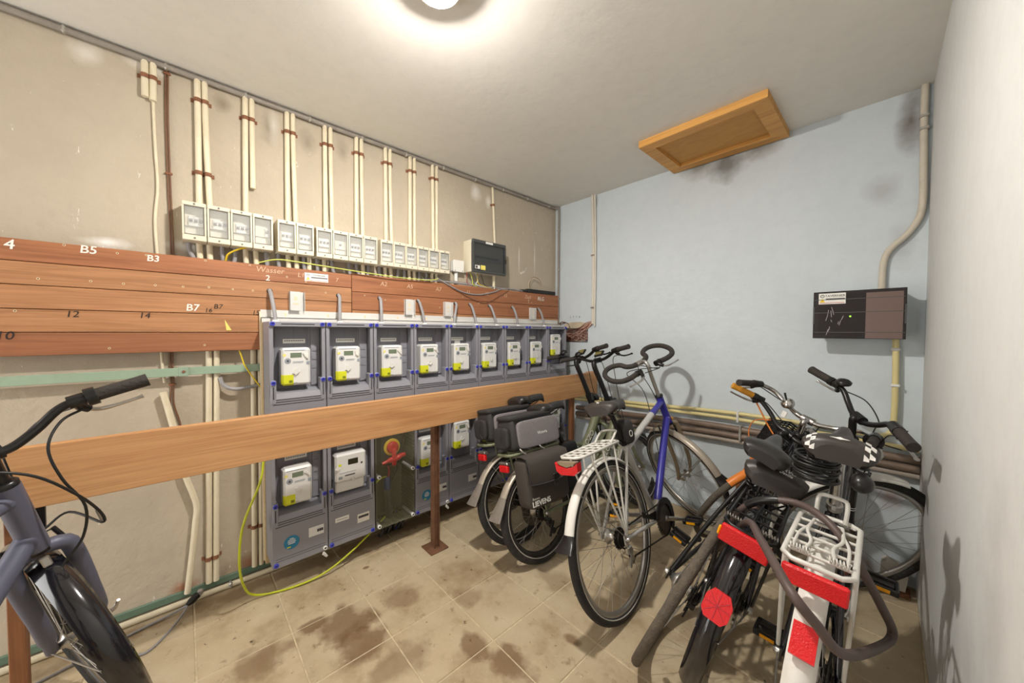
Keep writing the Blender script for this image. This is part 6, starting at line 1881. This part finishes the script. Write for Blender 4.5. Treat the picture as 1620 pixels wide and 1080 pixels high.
mb = MB(S); mb.lathe([(0.030, 0), (0.031, 0.010), (0.022, 0.022), (0.004, 0.028)], cl + Vector((-0.10, -0.02, 0.035)), (-0.1, -0.75, 0.6), 20); bl = B(mb, 'bell', m_chrome)
mb = MB(S); mb.tube([cl + Vector((-0.115, -0.03, 0.06)), cl + Vector((-0.13, -0.035, 0.085))], 0.005, 8); B(mb, 'bell_thumb', m_blackmetal, bl)
mb = MB(S); mb.box(cl + Vector((-0.09, -0.03, -0.02)), (0.022, 0.008, 0.034), 0.002); B(mb, 'white_tag', m_white)
mb = MB(S); mb.lathe([(0.022, 0), (0.034, 0.03), (0.036, 0.05), (0.03, 0.056)], K['HT'] + K['nf'] * 0.05, (0, 1, 0), 18); B(mb, 'head_lamp', m_chrome)

# ---- white and black bicycle with the checkered saddle
root, K = bicycle(dict(label='bicycle with white mudguards and white wire rack closest to the right wall', x=2.116, y=1.286, head=0.010, lean=0.072, steer=-1.0, wb=1.08, saddle_h=1.004, bar_h=0.945, kind='mixte', frame=m_blackgloss, fork=m_blackgloss, fork_rings=True, rim=m_alu, tyre=m_tyre, bar=m_blackmetal, stem=m_blackmetal, bar_kind='riser',
    post=m_chrome, post_r=0.0155, saddle_w=0.168, saddle_l=0.205, springs=True, saddle_t=0.046, droop=0.55, tr=0.022, rear_guard=dict(m=m_whiteguard, w=0.058, a0=20, a1=205, depth=0.018, refl=(137, 0.046, 0.070, 'sq')), front_guard=dict(m=m_whiteguard, w=0.062, a0=80, a1=200), saddle_y=0.135, dt=0.019, hl=0.14, seat_frac=0.70, saddle_tilt=0.06, bar_fwd=0.02, grip_r=0.018, crank_a=0.8, lever_m=m_alu))
B = K['B']
rk = rack(root, K, 0.742, -0.20, 0.11, 0.132, m_whiterack, rod=0.0052, hoop=True, slats=5, nlong=0, legs=(-0.12, -0.06))
mb = MB()
for s in (-1, 1):
    mb.tube([(s * 0.038 + 0.020 * (k / 44 - 0.5) * 2, -0.150 + 0.007 * math.cos(k * 0.9), 0.752 + 0.007 * math.sin(k * 0.9)) for k in range(45)], 0.0018, 5)
    mb.tube(smooth_path([(s * 0.030, -0.15, 0.75), (s * 0.022, -0.09, 0.752), (s * 0.036, -0.03, 0.754), (s * 0.030, 0.05, 0.756)], 5), 0.0042, 8)
    mb.tube(smooth_path([(s * 0.052, -0.15, 0.75), (s * 0.050, -0.06, 0.752), (s * 0.036, 0.0, 0.754), (s * 0.030, 0.05, 0.756)], 5), 0.0036, 8)
mb.tube([(-0.030, 0.05, 0.756), (0.030, 0.05, 0.756)], 0.0042, 8)
B(mb, 'spring_clip', m_whiterack, rk)
mb = MB(); mb.box((0, -0.210, 0.708), (0.124, 0.016, 0.046), 0.004); rf = B(mb, 'rack_reflector', m_redrefl)
# checkered bands over the rear roll of the saddle
gc_ = K['r_cfg']
for s in (-1, 1):
    for q in range(5):
        for w in range(2):
            if (q + w) % 2 == 0:
                xa, xb = s * (0.052 + 0.011 * w), s * (0.063 + 0.011 * w)
                v0, v1 = q / 5, (q + 1) / 5
                c4 = [on_roll(gc_, xa, v0), on_roll(gc_, xb, v0), on_roll(gc_, xb, v1), on_roll(gc_, xa, v1)]
                nn = (c4[1] - c4[0]).cross(c4[3] - c4[0]).normalized() * 0.002
                mb = MB(); mb.add(c4 + [p_ - nn for p_ in c4], [(0, 1, 2, 3), (7, 6, 5, 4), (0, 4, 5, 1), (1, 5, 6, 2), (2, 6, 7, 3), (3, 7, 4, 0)]); B(mb, 'white_check', m_white, K['saddle'])
bc = on_roll(gc_, 0, 0.40)
mb = MB(); mb.prism([(-0.022, 0.0), (-0.008, 0.002), (0, 0.006), (0.008, 0.002), (0.022, 0.0), (0.008, -0.002), (0, -0.004), (-0.008, -0.002)], (1, 0, 0), (0, 0.85, 0.53), (0, -0.53, 0.85), bc, 0.0012); B(mb, 'winged_badge', m_white, K['saddle'])
S = K['S']; cl = K['clamp']
mb = MB(S); mb.lathe([(0.028, 0), (0.030, 0.010), (0.020, 0.020), (0.004, 0.025)], cl + Vector((-0.155, -0.01, 0.085)), (0, -0.3, 1), 18); B(mb, 'bell', m_blackmetal)
mb = MB(S); mb.lathe([(0.020, 0), (0.030, 0.025), (0.032, 0.045), (0.026, 0.052)], K['HT'] + K['nf'] * 0.055, (0, 1, 0), 18); B(mb, 'head_lamp', m_blackmetal)
mb = MB(); mb.sphere((0.055, 0.06, 0.895), 0.026, 14, 10, (1, 1.2, 1)); B(mb, 'saddle_lamp', m_blackmetal)
mb = MB()
for q in range(9):
    mb.ring((-0.05 + 0.004 * math.sin(q * 2.0), 0.15 + 0.004 * math.cos(q * 1.7), 0.845 + 0.0085 * q), (0.05 * math.sin(q), 0.06 * math.cos(q * 1.3), 1), 0.052 + 0.003 * math.sin(q * 2.3), 0.0042, 28, 6)
tag(B(mb, 'coiled_lock', m_cable), kind='stuff')

# ---- slate blue bicycle with its front wheel under the board
root, K = bicycle(dict(label='slate blue bicycle pushed nose-first under the long front board', x=1.473, y=-0.724, head=1.082, lean=0.0, steer=0.917, r=0.345, tr=0.022, saddle_h=0.97, bar_h=0.995, bar_fwd=0.03, bar_kind='riser', kind='mtb', frame=m_slate, fork=m_slate, fork_r=0.019, dt=0.024, hl=0.215, lf=0.40, bar=m_blackmetal, grip_r=0.0185, shifter_r=0.026, levers=True,
    rim=m_rim_dark, rear_guard=dict(m=m_blackgloss, w=0.062, a0=20, a1=200), front_guard=dict(m=m_blackgloss, w=0.066, a0=62, a1=205, depth=0.02), bb=(0.44, 0.29)))
B = K['B']; S = K['S']
mb = MB(S); mb.tube([K['FH'] + Vector((0.075, 0, 0)), K['FH'] + Vector((0.085, 0, 0.0)), K['FH'] + Vector((0.095, -0.03, 0.03))], [0.008, 0.006, 0.005], 8); B(mb, 'quick_release', m_alu)
mb = MB(S); mb.box(K['HB'] - K['u'] * 0.035 - K['nf'] * 0.028, (0.018, 0.012, 0.03), 0.003); B(mb, 'guard_bracket', m_alu)
cl = K['clamp']
for pts in ([(0.180, -0.005, 0.040), (0.13, -0.01, 0.025), (0.085, -0.03, -0.03), (0.080, -0.03, -0.12), (0.095, -0.01, -0.22), (0.07, 0.03, -0.31), (0.02, 0.05, -0.36), (-0.03, 0.04, -0.41)], [(-0.18, 0.0, 0.02), (-0.06, -0.05, -0.01), (0.03, -0.06, -0.07), (0.085, -0.04, -0.17), (0.115, 0.0, -0.26), (0.115, 0.04, -0.30), tuple(K['brake'] + Vector((0.085, 0, 0.095)) + K['nf'] * 0.03 - cl), tuple(K['brake'] + Vector((0.03, 0, 0.080)) + K['nf'] * 0.03 - cl)]):
    mb = MB(S); mb.tube(smooth_path([cl + Vector(q) for q in pts], 6), 0.0034, 8); B(mb, 'brake_cable', m_cable)
mb = MB(S); mb.cyl(cl + Vector((0.112, -0.005, -0.245)), cl + Vector((0.117, 0.03, -0.29)), 0.0055, 10); B(mb, 'cable_end', m_alu)

# ---- thick cable lock thrown over the racks
lock = [(1.875, 1.395, 0.523), (1.89, 1.414, 0.591), (1.94, 1.398, 0.689), (2.001, 1.392, 0.745), (2.091, 1.388, 0.770), (2.171, 1.326, 0.765), (2.232, 1.286, 0.700), (2.28, 1.333, 0.579), (2.301, 1.411, 0.479), (2.283, 1.333, 0.478), (2.229, 1.03, 0.609), (2.189, 0.945, 0.700), (2.145, 0.94, 0.752), (2.057, 1.12, 0.745), (1.981, 1.294, 0.700)]
m_lock = mat('brown_lock_sleeve', (84, 70, 66), 0.5, var=0.1, vscale=20)
t = thing('cable_lock', lock[0], 'thick brown cable lock draped in a loop over the two racks', 'lock')
pts = smooth_path(lock + [lock[0]], 6)
mb = MB(); mb.tube(pts[:-1], 0.0105, 10, closed=True); mb.build('cable', m_lock, t)
mb = MB(); mb.tube(pts[14:22], 0.0125, 10); mb.build('sleeve_end', m_blackmetal, t)
